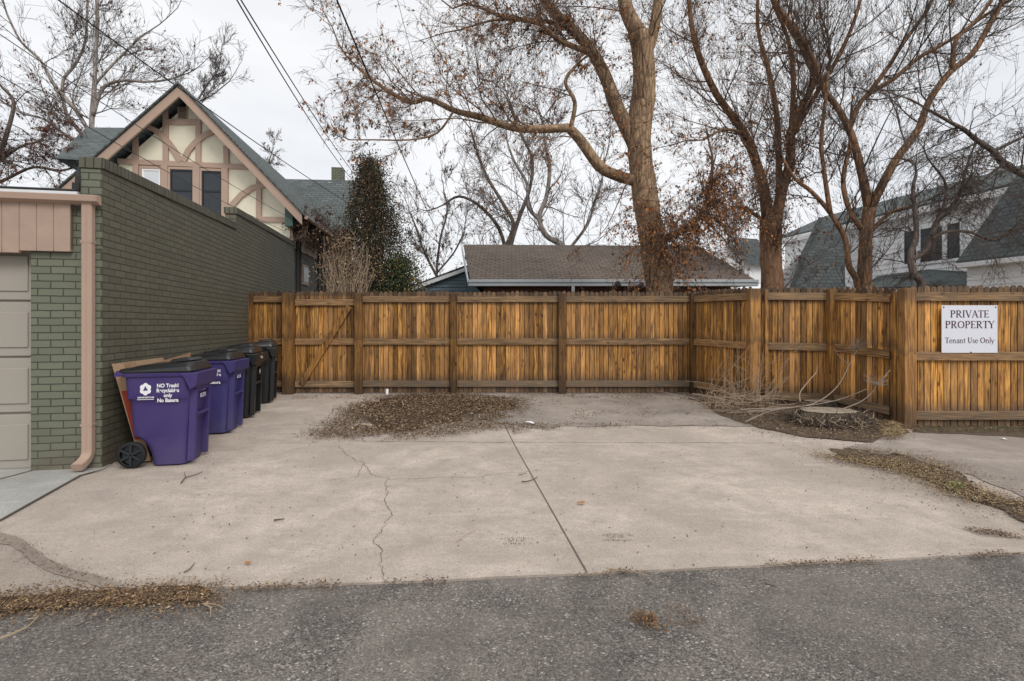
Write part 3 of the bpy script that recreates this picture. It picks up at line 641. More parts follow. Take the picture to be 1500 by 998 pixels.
    for (txt, size, y, z, mm) in marks.get('front', []):
        text_mesh('lettering', txt, size, Vector((.356 + (.052 if z > .85 else 0), y, z)), RFRONT, M[mm], bd, bold=.001)
    if 'patch' in marks:
        k = MB(); z_ = .62; k.prism([(.376, -.02, z_), (.376, .05, z_+.05), (.376, .0, z_+.09), (.376, -.06, z_+.05)], (.0005, 0, 0)); k.build('emblem', M['faded'], bd)
    return t
M['dark_hub'] = plain('dark_hub', (.022, .026, .03), .45, .2, 9)
def cart_at(px, py, **k):   # px,py: foot of the near front corner
    q = G(px, py); a_ = Vector((math.cos(k['rz']), math.sin(k['rz']))); w_ = Vector((-a_.y, a_.x))
    c = q.xy - a_ * .265 + w_ * .19; return cart((c.x, c.y, gz(c.y) + .02), **k)
gB = 'wheeled bins lined up along the brick wall'
cart_at(284, 682, rz=TH + R(1), body=M['purple'], label='nearest purple recycling bin with white NO Trash print, beside the cardboard', group=gB, marks={'side': 1, 'front': [('7 3 2', .085, -.02, .735, 'faded'), ('B12731', .06, .0, .665, 'print')]})
cart_at(340, 637, rz=TH - R(1), body=M['purple2'], label='second purple recycling bin, behind the nearest purple bin', group=gB, marks={'side': 1, 'front': [('B12730', .055, -.0, .70, 'print')]})
cart_at(372, 614, rz=TH + R(2), body=M['black_plastic'], label='black trash bin with the number 482 on its front, behind the purple bins', group=gB, marks={'front': [('482', .12, -.02, .865, 'print')], 'patch': 1})
cart_at(400, 592, rz=TH + R(6), body=M['black_plastic'], label='farthest black trash bin, closest to the fence gate', group=gB, marks={'front': [('12731', .06, .05, .70, 'faded')]})
# ------------------------------------------------------------ cardboard leaning on the wall
def board(name, quad, th, mat, label, strip=None):
    A = [Vector(q) for q in quad]; n = (A[1]-A[0]).cross(A[3]-A[0]).normalized()
    t = empty(name, A[0], 0, label=label, cat='cardboard', group='cardboard leaning by the bins')
    mi = MW[t.name].inverted(); A = [mi @ q for q in A]
    k = MB(); k.prism(A, n * th); k.build('sheet', mat, t, bevel=.001)
    if strip: 
        k = MB(); k.prism([A[0].lerp(A[1], strip[2]) .lerp(A[3].lerp(A[2], strip[2]), strip[0]), A[0].lerp(A[1], strip[3]).lerp(A[3].lerp(A[2], strip[3]), strip[0]), A[0].lerp(A[1], strip[3]).lerp(A[3].lerp(A[2], strip[3]), strip[1]), A[0].lerp(A[1], strip[2]).lerp(A[3].lerp(A[2], strip[2]), strip[1])], n * (th + .003)); k.build('red_print', M['red_card'], t)
    return t
w0, wa, wx = MW['garage'], Vector((0, 1, 0)), Vector((1, 0, 0))
def gw(x, y, z): return w0 @ Vector((x, y, z))
board('cardboard_sheet', [gw(.26, .16, .03), gw(.31, 1.05, .03), gw(.07, 1.05, .98), gw(.055, .12, .98)], .012, M['cardboard'], 'outer flattened cardboard box with a red printed edge, leaning on the brick wall')
k = MB(); bo = [o for o in bpy.data.objects if o.name.startswith('cardboard_sheet')][-1]
mi = MW[bo.name].inverted()
k.prism([mi @ gw(.262, .135, .03), mi @ gw(.28, .15, .03), mi @ gw(.075, .11, .98), mi @ gw(.035, .10, .98)], (0, -.01, 0)); 
k.prism([mi @ gw(.27, .12, .03), mi @ gw(.345, .14, .03), mi @ gw(.125, .09, .98), mi @ gw(.05, .09, .98)], (0, .012, 0)); k.build('side_flap', M['cardboard'], bo)
k = MB(); k.prism([mi @ gw(.22, .105, .25), mi @ gw(.292, .115, .25), mi @ gw(.182, .09, .72), mi @ gw(.115, .09, .72)], (0, -.004, 0)); k.build('red_print', M['red_card'], bo)
board('cardboard_sheet', [gw(.42, .20, .03), gw(.45, 1.2, .03), gw(.22, 1.2, .95), gw(.16, .16, .99)], .012, M['cardboard'], 'inner flattened cardboard box pressed between the outer sheet and the nearest purple bin')
k = MB(); bo2 = [o for o in bpy.data.objects if o.name.startswith('cardboard_sheet') and o.type == 'EMPTY'][-1]; mi = MW[bo2.name].inverted(); pts = []
for i in range(11):
    t_ = i/10; x_ = .16 + .08*t_ + .26*sstep(t_)*t_; pts.append(mi @ gw(x_, .15, .99 - .95*t_))
for i in range(10): k.add([pts[i], pts[i+1], pts[i+1] + Vector((.06, .02, 0)) * (1 + .6*math.sin(i*.35)), pts[i] + Vector((.06, .02, 0)) * (1 + .6*math.sin((i-1)*.35))], [(0, 1, 2, 3), (3, 2, 1, 0)][:1])
k.build('bent_flap', M['cardboard_edge'], bo2)
board('cardboard_sheet', [gw(.36, .42, .3), gw(.34, 1.15, .3), gw(.27, 1.28, 1.02), gw(.24, .34, .95)], .01, M['cardboard_edge'], 'darker cardboard flap sticking up behind the nearest bin lid')
# ------------------------------------------------------------ tudor house
TH2 = math.atan(95 / F)
Qh = Vector((-.4103 * 13.45, 13.45, .1)); hs = empty('house', Qh, TH2, label='half timbered gabled house in cream stucco and dusty pink trim behind the garage', cat='house')
HM = MW['house']; HMi = HM.inverted()
def onplane(px, py, yo=0):      # pixel -> local point on the gable plane (local y = yo)
    o_ = HMi @ Vector((0, 0, H)); d = (HMi.to_3x3() @ (P(px, py, 10) - Vector((0, 0, H)))); t_ = (yo - o_.y) / d.y; return o_ + d * t_
def z1(x, y): return (x/2.996, 100 + y/2.997)
def ip(x, y, yo=0): return onplane(*z1(x, y), yo)
pk = ip(785, 75, -.5); re = ip(1325, 640, -.5); le = Vector((2*pk.x - re.x, -.5, re.z)); le_o = ip(430, 385, -.5)
pz = pk.z; slope = (pk.z - re.z) / (re.x - pk.x)
slL = (pk.z - le_o.z) / (pk.x - le_o.x)
wl = pk.x - (pk.z - re.z) / slL          # left eave x
EZ = re.z
# walls
k = MB(); xr, xl = re.x - .42, wl + .42
def rz_(x): return pk.z - .22 - ((x - pk.x) * slope if x > pk.x else (pk.x - x) * slL)
k.prism([(xl, 0, 0), (xr, 0, 0), (xr, 0, rz_(xr)), (pk.x, 0, rz_(pk.x)), (xl, 0, rz_(xl))], (0, 8.2, 0)); k.build('wall', M['cream'], hs)
# side wall cladding: grey below, pink boards above
zb = (HMi @ P(430, 356, 13.5)).z
k = MB(); k.box(xr + .002, xr + .03, -.0, 8.2, 0, zb - .12); k.build('side_wall', M['grey_wall'], hs)
k = MB()
for i in range(22): k.box(xr + .002, xr + .035 + (.0 if i % 2 else .012), .02 + i*.37, .02 + i*.37 + .365, zb + .02, EZ + .1)
for i in range(22): k.box(xr + .04, xr + .06, i*.37, i*.37 + .05, zb + .02, EZ + .1)
k.build('siding', M['pink_old'], hs)
k = MB(); k.box(xr + .002, xr + .07, -.02, 8.2, zb - .12, zb + .02); k.build('belt_board', M['pink'], hs)
k = MB()
for (a_, b_) in ((.35, .06), (.62, .04), (2.6, .05), (3.1, .04)):
    k = MB(); k.tube([(xr + .09, a_, -.1), (xr + .09, a_, zb - .15), (xr + .13, a_ - .1, zb + .1)], b_/1.6, 7); k.build('drain_pipe', M['drain'], hs)
k = MB(); zz = 1.35 + (476 - 416)/F*14.3 - .1; k.box(xr + .03, xr + .06, .95, 1.6, zz, zz + .55); wf = k.build('window', M['pink_old'], hs); k = MB(); k.box(xr + .06, xr + .07, 1.03, 1.52, zz + .07, zz + .48); k.build('pane', M['glass'], wf)
# timbers
tm = [[(520, 410), (1090, 436)], [(735, 237), (870, 240)], [(730, 180), (730, 412)], [(873, 232), (873, 418)], [(598, 300), (598, 405)], [(994, 345), (996, 425)], [(1138, 480), (1138, 665)], [(1140, 664), (1262, 668)],
      [(640, 255), (690, 278), (730, 312), (765, 358), (797, 412)], [(945, 278), (900, 298), (860, 330), (830, 365), (808, 412)], [(995, 655), (1015, 610), (1060, 560), (1110, 527), (1175, 512)],
      [(725, 430), (725, 640)], [(865, 436), (865, 640)], [(990, 440), (990, 700)], [(600, 425), (600, 600)]]
for ti, ln in enumerate(tm):
    k = MB(); wd = .125 if ti not in (11, 12, 13) else .15; th = .05 + .0013 * ti; q = [ip(*p_) for p_ in ln]
    if len(q) > 2:       # curved brace as one continuous strip
        vs = []
        for i in range(len(q)):
            d = (q[min(i+1, len(q)-1)] - q[max(i-1, 0)]).normalized(); s_ = Vector((-d.z, 0, d.x)) * wd/2; vs += [q[i] + s_, q[i] - s_]
        m = len(vs); fr_ = [v + Vector((0, -th, 0)) for v in vs]; nq = len(q)
        k.add(vs + fr_, [(2*i+m, 2*i+1+m, 2*i+3+m, 2*i+2+m) for i in range(nq-1)] + [(2*i, 2*i+2, 2*i+2+m, 2*i+m) for i in range(nq-1)] + [(2*i+1, 2*i+1+m, 2*i+3+m, 2*i+3) for i in range(nq-1)])
    else: k.beam(q[0] + Vector((0, 0, 0)), q[1], wd, th, (0, -1, 0))
    k.build('timber', M['pink'], hs, bevel=.004)
def win(x0, y0, x1, y1, sash, curtain):
    a_, b_ = ip(x0, y0), ip(x1, y1); x0, x1 = a_.x, b_.x; zt, zb_ = a_.z, b_.z
    k = MB(); f = .06
    k.box(x0 - f, x1 + f, -.045, 0, zt, zt + f); k.box(x0 - f, x1 + f, -.055, 0, zb_ - f, zb_); k.box(x0 - f, x0, -.045, 0, zb_, zt); k.box(x1, x1 + f, -.045, 0, zb_, zt)
    o = k.build('window', M['pink'], hs); k = MB(); k.box(x0, x1, -.008, -.002, zb_, zt); k.build('pane', M['curtain'] if curtain else M['glass'], o)
    k = MB(); zs_ = ip(x0, sash).z if False else sash; k.box(x0 + .0, x1 - .0, -.028, -.008, zt - .04, zt); k.box(x0, x0 + .03, -.028, -.008, zb_, zt - .04); k.box(x1 - .03, x1, -.028, -.008, zb_, zt - .04)
    k.box(x0 + .03, x1 - .03, -.028, -.008, zs_, zs_ + .035); k.build('sash', M['dark_hub'] if not curtain else M['white'], o)
zs_ = ip(800, 541).z
win(626, 442, 706, 620, zs_, True); win(750, 445, 848, 640, zs_, False); win(888, 452, 974, 650, zs_, False)
a_, b_ = ip(782, 170), ip(826, 222); k = MB(); k.box(a_.x, b_.x, -.03, 0, b_.z, a_.z); vt = k.build('vent', M['pink'], hs); k = MB()
for i in range(6): zq = b_.z + (a_.z - b_.z) * (i + .5) / 6; k.box(a_.x + .03, b_.x - .03, -.05, -.03, zq - .022, zq + .004)
k.build('louvre', M['hair'], vt)
# rake boards, roof, soffit
def rake(x_, sl, nm):
    k = MB(); dz = lambda xx: pk.z - abs(xx - pk.x) * sl
    wv = .27 if sl < 1.2 else .3
    xe = x_; pts = [(pk.x, -.5, pk.z), (xe, -.5, dz(xe)), (xe - (.0), -.5, dz(xe) - wv), (pk.x, -.5, pk.z - wv)]
    k.prism(pts, (0, .06, 0)); k.build('rake_board', M['pink'], hs, bevel=.006)
rake(re.x, slope, 'r'); rake(wl, slL, 'l')
RL = 8.2
k = MB(); t_ = .035
k.prism([(pk.x, -.56, pk.z + .02), (re.x + .08, -.56, EZ + .02 - .08*slope), (re.x + .08, -.56, EZ + .02 + t_ - .08*slope), (pk.x, -.56, pk.z + .02 + t_*1.3), (wl - .08, -.56, EZ + .02 + t_ - .08*slL), (wl - .08, -.56, EZ + .02 - .08*slL)], (0, RL + .56, 0)); rf = k.build('roof', M['shingle_green'], hs)
k = MB(); k.tube([(re.x + .1, -.5, EZ - .08), (re.x + .1, RL, EZ - .08)], .05, 7); k.build('gutter', M['pink_old'], rf)
k = MB(); g_ = ip(1272, 680, -.1); k.box(g_.x - .05, g_.x + .14, -.35, -.05, g_.z - .12, g_.z + .4); k.build('bracket', M['green_trim'], hs, bevel=.01)
# cross wings behind
D2 = 20.4
k = MB(); A = HMi @ P(405, 264, D2 + .6); B = HMi @ P(530, 266, D2 + .6); k.prism([(A.x - 1, A.y, A.z), (B.x, B.y, B.z), (B.x + .2, B.y - 3.6, B.z - 3.5), (A.x - 1, A.y - 3.6, A.z - 3.5)], (0, .05, .05)); k.build('roof', M['shingle_green'], hs)
k = MB(); k.box(B.x - 1.0, B.x - .25, B.y - 3.0, B.y + 3, 0, B.z - 3.2); k.build('wall', M['pink_old'], hs)
k = MB(); c0 = HMi @ P(487, 247, D2 + .8); c1 = HMi @ P(503, 272, D2 + .8); k.box(c0.x, c1.x, c0.y - .2, c0.y + .3, c1.z - .6, c0.z); ch = k.build('chimney', M['brick_front'], rf)
k = MB(); k.box(c0.x - .1, c1.x + .1, c0.y - .32, c0.y - .2, c1.z - .2, c1.z + .05); k.build('flashing', M['white'], ch)
k = MB(); A = HMi @ P(125, 188, 17); B = HMi @ P(250, 189, 17); E0 = HMi @ P(80, 232, 14.2); E1 = HMi @ P(200, 240, 14.2)
k.prism([A, B, (B.x, E1.y, E1.z), E1, E0], (0, .06, .05)); k.build('roof', M['shingle_green'], hs)
k = MB(); k.box(E0.x + .5, E1.x + 1.0, E0.y + .4, E0.y + 3, 0, E0.z - .05); k.build('wall', M['cream'], hs)
k = MB(); k.prism([A, E0, (A.x + .0, A.y + 3, E0.z)], (.02, 0, 0)); k.build('roof', M['shingle_green'], hs)
# ------------------------------------------------------------ lapped siding helper
def lap(k, A, B, z0, z1a, z1b, bd=.19, n=None):
    """lapped boards on the vertical plane over A-B (xy); z1a/z1b top heights at both ends"""
    A, B = Vector(A), Vector(B); d = (B - A).normalized(); n = Vector((d.y, -d.x)); Ln = (B - A).length; z = z0
    top = max(z1a, z1b)
    while z < top - .01:
        zt = min(z + bd, top)
        s0, s1 = 0, Ln
        if zt > min(z1a, z1b):
            f = (zt - z1a) / (z1b - z1a) if z1b != z1a else 0
            if z1b > z1a: s0 = max(0, f) * Ln
            else: s1 = min(1, f) * Ln
        if s1 - s0 < .05: break
        a0, b0 = A + d*s0, A + d*s1; o_ = n * .028
        k.add([(a0.x+o_.x, a0.y+o_.y, z), (b0.x+o_.x, b0.y+o_.y, z), (b0.x, b0.y, zt), (a0.x, a0.y, zt), (a0.x, a0.y, z), (b0.x, b0.y, z)], [(0, 1, 2, 3), (4, 5, 1, 0)]); z = zt
# brown roofed bungalow
Dg = 14.0
def pz_(px, py, D): q = P(px, py, D); return q
bh = empty('bungalow', (P(690, 0, Dg).x, Dg, .1), 0, label='low brick house with a long brown shingle roof and pale gutter, behind the back fence', cat='house')
e0, e1, r0, r1 = P(689, 413, Dg), P(1106, 417, Dg), P(679, 361, 17.6), P(1022, 363, 17.6)
e1.z = e0.z
k = MB(); k.prism([e0, e1, r1, r0], (0, .0, .06)); k.build('roof', M['shingle_brown'], bh, world=True)
k = MB(); k.prism([e1, Vector((e1.x, Dg + 7.2, e1.z)), r1], (0, 0, .06)); k.build('roof', M['shingle_brown'], bh, world=True)
k = MB(); k.prism([r0, r1, Vector((e1.x, Dg + 7.2, e1.z)), Vector((e0.x, Dg + 7.2, e0.z))], (0, 0, .05)); k.build('roof', M['shingle_brown'], bh, world=True)
k = MB(); k.box(e0.x - .05, e1.x + .05, Dg - .13, Dg - .02, e0.z - .03, e0.z + .05); k.box(e0.x - .05, e1.x + .05, Dg - .1, Dg - .0, e0.z - .12, e0.z - .03); k.build('gutter', M['metal_grey'], bh, world=True, bevel=.015)
k = MB(); x_ = P(839, 0, Dg).x; k.box(x_ - .04, x_ + .04, Dg - .1, Dg - .02, .1, e0.z - .1); k.build('downspout', M['metal_grey'], bh, world=True)
k = MB(); k.box(e0.x + .35, e1.x - .5, Dg + .35, Dg + 6.9, .05, e0.z + .02); k.build('wall', M['brick_red'], bh, world=True)
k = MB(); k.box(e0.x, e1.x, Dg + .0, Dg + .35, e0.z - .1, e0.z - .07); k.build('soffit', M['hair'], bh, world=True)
k = MB(); lap(k, (e0.x + .33, Dg + 6.9), (e0.x + .33, Dg + .35), .1, 2.4, 2.4, .14); k.add([(e0.x + .02, Dg, e0.z), (r0.x + .02, 17.6, r0.z), (e0.x + .02, Dg + 7.2, e0.z)], [(0, 1, 2)]); k.build('gable_end', M['siding_blue'], bh, world=True)
k = MB(); k.beam(e0 + Vector((-.03, 0, -.06)), r0 + Vector((-.03, 0, -.06)), .12, .04, (-1, 0, 0)); k.build('rake_board', M['metal_grey'], bh, world=True)
k = MB(); 
for (px, py, r_) in ((905, 419, .10), (940, 421, .08)):
    q = P(px, py, Dg - .22); k.tube([q + Vector((0, 0, .12)), q], [.05, r_], 8); k.tube([q + Vector((0, .2, .1)), q + Vector((0, 0, .1))], .02, 5)
k.build('floodlight', M['dark_metal'], bh, world=True)
# blue siding gable
SD = 18.4
bl = empty('shed', (P(640, 0, SD).x, SD, .1), 0, label='small blue grey sided gable with white trim, left of the brown roofed house', cat='shed')
p0, p1, p2 = P(600, 426, SD), P(683, 395, SD), P(766, 426, SD)
k = MB(); k.prism([(p0.x, SD, .1), (p2.x, SD, .1), p2, p1, p0], (0, 3, 0)); k.build('wall', M['siding_blue'], bl, world=True)
k = MB(); lap(k, (p0.x + .1, SD - .02), (p1.x, SD - .02), p0.z - .6, p0.z, p1.z - .02, .12); k.build('siding', M['siding_blue'], bl, world=True)
k = MB(); k.beam(p0 + Vector((-.1, -.14, -.02)), p1 + Vector((.1, -.14, .03)), .12, .05, (0, -1, 0)); k.beam(p1 + Vector((-.1, -.13, .03)), p2 + Vector((.1, -.13, 0)), .12, .05, (0, -1, 0)); k.build('rake_board', M['white'], bl, world=True)
k = MB(); k.prism([p0 + Vector((-.15, -.2, .03)), p1 + Vector((0, -.2, .08)), p2 + Vector((.15, -.2, .03)), p2 + Vector((.15, -.2, .07)), p1 + Vector((0, -.2, .13)), p0 + Vector((-.15, -.2, .07))], (0, 3.4, 0)); k.build('roof', M['shingle_dark'], bl, world=True)
# ------------------------------------------------------------ white house on the right
SW = -.192
def wl_x(D): return 18.68 - .194 * D if True else 0
wh = empty('house', (wl_x(17), 17, .1), 0, label='two storey white lap sided house with dark green roofs, at the right', cat='house')
def wp(px, py):     # pixel onto the long side wall
    D = 18.68 / ((px - CX) / F + .194); return P(px, py, D)
zt = wp(1278, 322).z
A, B = wp(1150, 400), wp(1620, 300)
k = MB(); lap(k, (A.x, A.y), (B.x, B.y), .1, zt, zt, .19); k.build('siding', M['white'], wh, world=True, uv=False)
k = MB(); d = Vector((B.x-A.x, B.y-A.y, 0)).normalized(); nn = Vector((d.y, -d.x, 0))
k.prism([Vector((A.x, A.y, 0)) - nn*.05, Vector((B.x, B.y, 0)) - nn*.05, Vector((B.x, B.y, zt)) - nn*.05, Vector((A.x, A.y, zt)) - nn*.05], -nn*6); k.build('wall', M['white'], wh, world=True)
rg = 2.9; rgz = 1.25
a0, b0 = Vector((A.x, A.y, zt)) + nn*.35 - d*.3, Vector((B.x, B.y, zt)) + nn*.35
k = MB(); k.prism([a0, b0, b0 - nn*rg + Vector((0, 0, rgz)), a0 - nn*rg + Vector((0, 0, rgz))], (0, 0, .07)); k.prism([a0 - nn*rg + Vector((0, 0, rgz)), b0 - nn*rg + Vector((0, 0, rgz)), b0 - nn*(rg*2) , a0 - nn*(rg*2)], (0, 0, .07)); k.build('roof', M['shingle_green'], wh, world=True)
k = MB(); k.prism([a0 + Vector((0,0,-.2)), b0 + Vector((0,0,-.2)), b0 + Vector((0,0,-.01)), a0 + Vector((0,0,-.01))], -nn*.03); k.prism([a0 + Vector((0,0,-.2)), b0 + Vector((0,0,-.2)), b0 - nn*.33 + Vector((0,0,-.2)), a0 - nn*.33 + Vector((0,0,-.2))], (0, 0, -.03)); k.build('eave_board', M['white'], wh, world=True)
for (x0, x1) in ((1326, 1344), (1350, 1382), (1389, 1408)):
    q0, q1 = wp(x0, 338), wp(x1, 338); zt_, zb_ = 4.82, 3.62
    k = MB(); f = .09
    for (u0, u1, v0, v1) in ((-f, 1e9, zt_, zt_+f), (-f, 1e9, zb_-f, zb_), (-f, 0, zb_, zt_), (1e8, 1e9, zb_, zt_)):
        ln = (q1 - q0).xy.length; s0_ = ln if u0 == 1e8 else u0; s1_ = ln + f if u1 == 1e9 else u1
        a_ = Vector((q0.x, q0.y, 0)) + d*s0_; b_ = Vector((q0.x, q0.y, 0)) + d*s1_; dd = 1
        k.prism([a_ + Vector((0,0,v0)), b_ + Vector((0,0,v0)), b_ + Vector((0,0,v1)), a_ + Vector((0,0,v1))], nn*.06)
    o = k.build('window', M['white'], wh, world=True)
    k = MB(); k.prism([Vector((q0.x, q0.y, zb_)) + nn*.03, Vector((q1.x, q1.y, zb_)) + nn*.03, Vector((q1.x, q1.y, zt_)) + nn*.03, Vector((q0.x, q0.y, zt_)) + nn*.03], nn*.005)
    mi = MW[wh.name].inverted(); k.v = [tuple(mi @ Vector(v)) for v in k.v]; k.build('pane', M['glass'], o)
# near wing with steep roof, parallel to the long wall and standing out from it
off_ = 2.25
def wq(px): D = (18.68 - off_) / ((px - CX) / F + .194); return Vector(((px - CX) / F * D, D, 0))
E0, E1 = wq(1417), wq(1720); ez = H + (476 - 387) / F * E0.y; dn = (E1 - E0).normalized()
k = MB(); lap(k, (E0.x, E0.y), (E1.x, E1.y), .1, ez - .02, ez - .02, .17); k.build('siding', M['white'], wh, world=True, uv=False)
k = MB(); k.prism([E0 - nn*.05, E1 - nn*.05, E1 - nn*.05 + Vector((0, 0, ez - .03)), E0 - nn*.05 + Vector((0, 0, ez - .03))], -nn*2.1); k.build('wall', M['white'], wh, world=True)
Ez = Vector((0, 0, ez)); A_, B_ = E0 + Ez + nn*.22 - dn*.15, E1 + Ez + nn*.22; up_ = -nn*2.45 + Vector((0, 0, 2.95))
k = MB(); k.prism([A_, B_, B_ + up_, A_ + up_], Vector((0, 0, .07))); k.build('roof', M['shingle_dark'], wh, world=True)
k = MB(); k.prism([A_ + Vector((0, 0, -.11)), B_ + Vector((0, 0, -.11)), B_ + Vector((0, 0, .02)), A_ + Vector((0, 0, .02))], nn*.1); k.prism([A_ + Vector((0, 0, -.12)), B_ + Vector((0, 0, -.12)), B_ - nn*.2 + Vector((0, 0, -.12)), A_ - nn*.2 + Vector((0, 0, -.12))], Vector((0, 0, .02))); k.build('gutter', M['white'], wh, world=True)
# low roof in front of the long wall
k = MB(); la, lb = P(1262, 424, 19.6), P(1424, 420, 16.2); k.prism([la, lb, P(1424, 401, 17.5), P(1360, 397, 18.8), P(1335, 401, 19.4), P(1285, 407, 20.6)], (0, 0, .06)); k.build('roof', M['shingle_green'], wh, world=True)
k = MB(); k.prism([(la.x, la.y, .1), (lb.x, lb.y, .1), (lb.x, lb.y, lb.z - .02), (la.x, la.y, la.z - .02)], (0, 1, 0)); k.build('wall', M['white'], wh, world=True)
# neighbouring steep dark roof and white gable further left
ns = empty('house', (P(1190, 0, 21).x, 21, .1), 0, label='steep dark roofed white house half hidden behind the brown trees right of centre', cat='house')
k = MB(); k.prism([P(1160, 430, 20), P(1238, 430, 20), P(1238, 352, 21.5), P(1228, 325, 23), P(1205, 318, 23), P(1178, 375, 21)], (0, .3, .05)); k.build('roof', M['shingle_dark'], ns, world=True)
k = MB(); lap(k, (P(1112, 0, 22.4).x, 22.4), (P(1215, 0, 22.4).x, 22.4), .1, 3.0, P(0, 330, 22.4).z, .2); k.build('siding', M['white'], ns, world=True, uv=False)
k = MB(); k.box(P(1118, 0, 22.6).x, P(1215, 0, 22.6).x, 22.5, 26, 0, 2.9); k.build('wall', M['white'], ns, world=True)
fh = empty('house', (P(1080, 0, 34).x, 34, .1), 0, label='small distant white gable with grey green roof, right of the brown roofed house', cat='house')
k = MB(); k.prism([P(1048, 415, 34), P(1118, 415, 34), P(1118, 388, 34), P(1100, 388, 34), P(1072, 352, 34), P(1048, 380, 34)], (0, 4, 0)); k.build('wall', M['white'], fh, world=True)
k = MB(); k.prism([P(1066, 356, 33.6), P(1100, 388, 33.6), P(1136, 388, 33.6), P(1110, 352, 37), P(1075, 350, 37)], (0, .1, .1)); k.build('roof', M['shingle_dark'], fh, world=True)
# ------------------------------------------------------------ trees
def catmull(pts, sub=4):
    out_ = []; n = len(pts)
    for i in range(n-1):
        p0, p1, p2, p3 = pts[max(i-1, 0)], pts[i], pts[i+1], pts[min(i+2, n-1)]
        for j in range(sub):
            t_ = j/sub; t2, t3 = t_*t_, t_*t_*t_
            out_.append(.5*((2*p1) + (p2-p0)*t_ + (2*p0-5*p1+4*p2-p3)*t2 + (3*p1-p0-3*p2+p3)*t3))
    return out_ + [pts[-1]]
class Tree:
    def __init__(s, seed, tw=.005, curl=.35, up=.12, leafp=0.0, leafcols=None, leafsize=.035, droop=0, maxlev=3, dens=1.0, lenk=1.0, spread=1.0):
        s.r = random.Random(seed); s.tr = MB(); s.br = MB(); s.lf = MB(); s.lf.usecol = True; s.tw = tw; s.curl = curl; s.up = up; s.leafp = leafp; s.lc = leafcols; s.ls = leafsize; s.droop = droop; s.ml = maxlev; s.dens = dens; s.lenk = lenk; s.nt = 0; s.spread = spread; s.extra = .55
    def limb(s, pts, w0, w1, D, dd=0, ground=None, n=10, spawn=(.15, 1), amp=.12, sub=4, sp=.38, bl=1.7):
        P3 = []; m = len(pts)
        for i, p_ in enumerate(pts):
            Di = D + dd * (i/(m-1)) + (p_[2] if len(p_) > 2 else 0); P3.append(P(p_[0], p_[1], Di))
        if ground is not None: P3 = [Vector((P3[0].x + (P3[0].x-P3[1].x)*.1, P3[0].y, ground))] + P3
        c = catmull(P3, sub); N_ = len(c)
        rad = [(w0 + (w1-w0)*(i/(N_-1))**.85) / 2 / F * D for i in range(N_)]
        if ground is not None: rad[0] *= 1.35; rad[1] *= 1.18
        s.tr.tube(c, rad, n, noise_amp=amp)
        # side branches
        tot = sum((c[i+1]-c[i]).length for i in range(N_-1)); acc = 0; nxt = tot*spawn[0]; 
        for i in range(N_-1):
            seg = (c[i+1]-c[i]); acc += seg.length
            while acc > nxt and nxt < tot*spawn[1]:
                f = nxt/tot; r0 = min(rad[i]*.36, .018*D/12)
                L_ = s.lenk * bl * (1 - .45*f) * s.r.uniform(.5, 1.3)
                s.grow(c[i] + seg*s.r.random(), s.side(seg.normalized(), s.r.uniform(35, 75)), L_, r0, 1)
                nxt += sp / s.dens * s.r.uniform(.5, 1.5)
        if w1 < 7.5: s.grow(c[-1], (c[-1]-c[-2]).normalized(), s.lenk*bl*.8, rad[-1]*.85, 1)
        return c
    def side(s, d, ang):
        o = d.orthogonal().normalized(); o = Matrix.Rotation(s.r.uniform(0, 2*math.pi), 3, d) @ o
        return (d * math.cos(R(ang)) + o * math.sin(R(ang))).normalized()
    def rv(s): return Vector((s.r.gauss(0, 1), s.r.gauss(0, 1), s.r.gauss(0, 1)))
    def grow(s, p, d, L_, r, lev):
        if s.nt > 45000: return
        n = 5 if lev < s.ml else 3; st = L_/n; pts = [p.copy()]; rad = [max(r, s.tw)]
        d = d.copy()
        kids = []
        for i in range(n):
            d = (d + s.rv()*s.curl*.5 + Vector((0, 0, s.up if lev < 3 else s.up - s.droop))).normalized(); p = p + d*st; pts.append(p.copy()); rad.append(max(s.tw*.7, r*(1 - .75*(i+1)/n)))
            if lev < s.ml:
                q = s.r.random() * s.dens
                m = 1 if lev > 1 else 2
                for _ in range(m + (s.r.random() < s.extra)):
                    if s.r.random() < .8*s.dens: kids.append((p.copy() - d*st*s.r.random(), s.side(d, s.r.uniform(18, 50)*s.spread), L_*s.r.uniform(.35, .85)*(1-.3*i/n), rad[-1]*.62, lev+1))
        s.nt += 1
        s.br.tube(pts, rad, 4 if lev == 1 else 3, cap=False)
        if lev >= s.ml - 1 and s.leafp:
            for i in range(1, len(pts)):
                if s.r.random() < s.leafp:
                    for _ in range(s.r.randint(1, 3)): s.leaf(pts[i].lerp(pts[i-1], s.r.random()))
        for kd in kids: s.grow(*kd)
    def cluster(s, n, pts, L0, L1, leafp, droop=.25, side=1.0):
        old = s.leafp, s.droop, s.up; s.leafp, s.droop, s.up = leafp, droop, 0
        for _ in range(n):
            q = s.r.choice(pts); d = Vector((s.r.gauss(0, 1)*side, s.r.gauss(-.2, .8), s.r.gauss(.1, .5))).normalized(); s.grow(q + Vector((s.r.gauss(0, .05), 0, s.r.gauss(0, .1))), d, s.r.uniform(L0, L1), .006, s.ml - 1)
        s.leafp, s.droop, s.up = old
    def leaf(s, p, size=None):
        z = size or s.ls * s.r.uniform(.6, 1.4); c = s.r.choice(s.lc); b_ = s.r.uniform(.6, 1.3); s.lf.col = (c[0]*b_, c[1]*b_, c[2]*b_, 1)
        d = (Vector((0, 0, -1)) + s.rv()*.5).normalized(); u = d.orthogonal().normalized(); u = Matrix.Rotation(s.r.uniform(0, 6.28), 3, d) @ u
        q = p + s.rv()*.012; nn_ = d.cross(u)*z*.15
        s.lf.add([q, q + d*z*.5 + u*z*.33 + nn_, q + d*z*1.1, q + d*z*.5 - u*z*.33 + nn_], [(0, 1, 2, 3)])
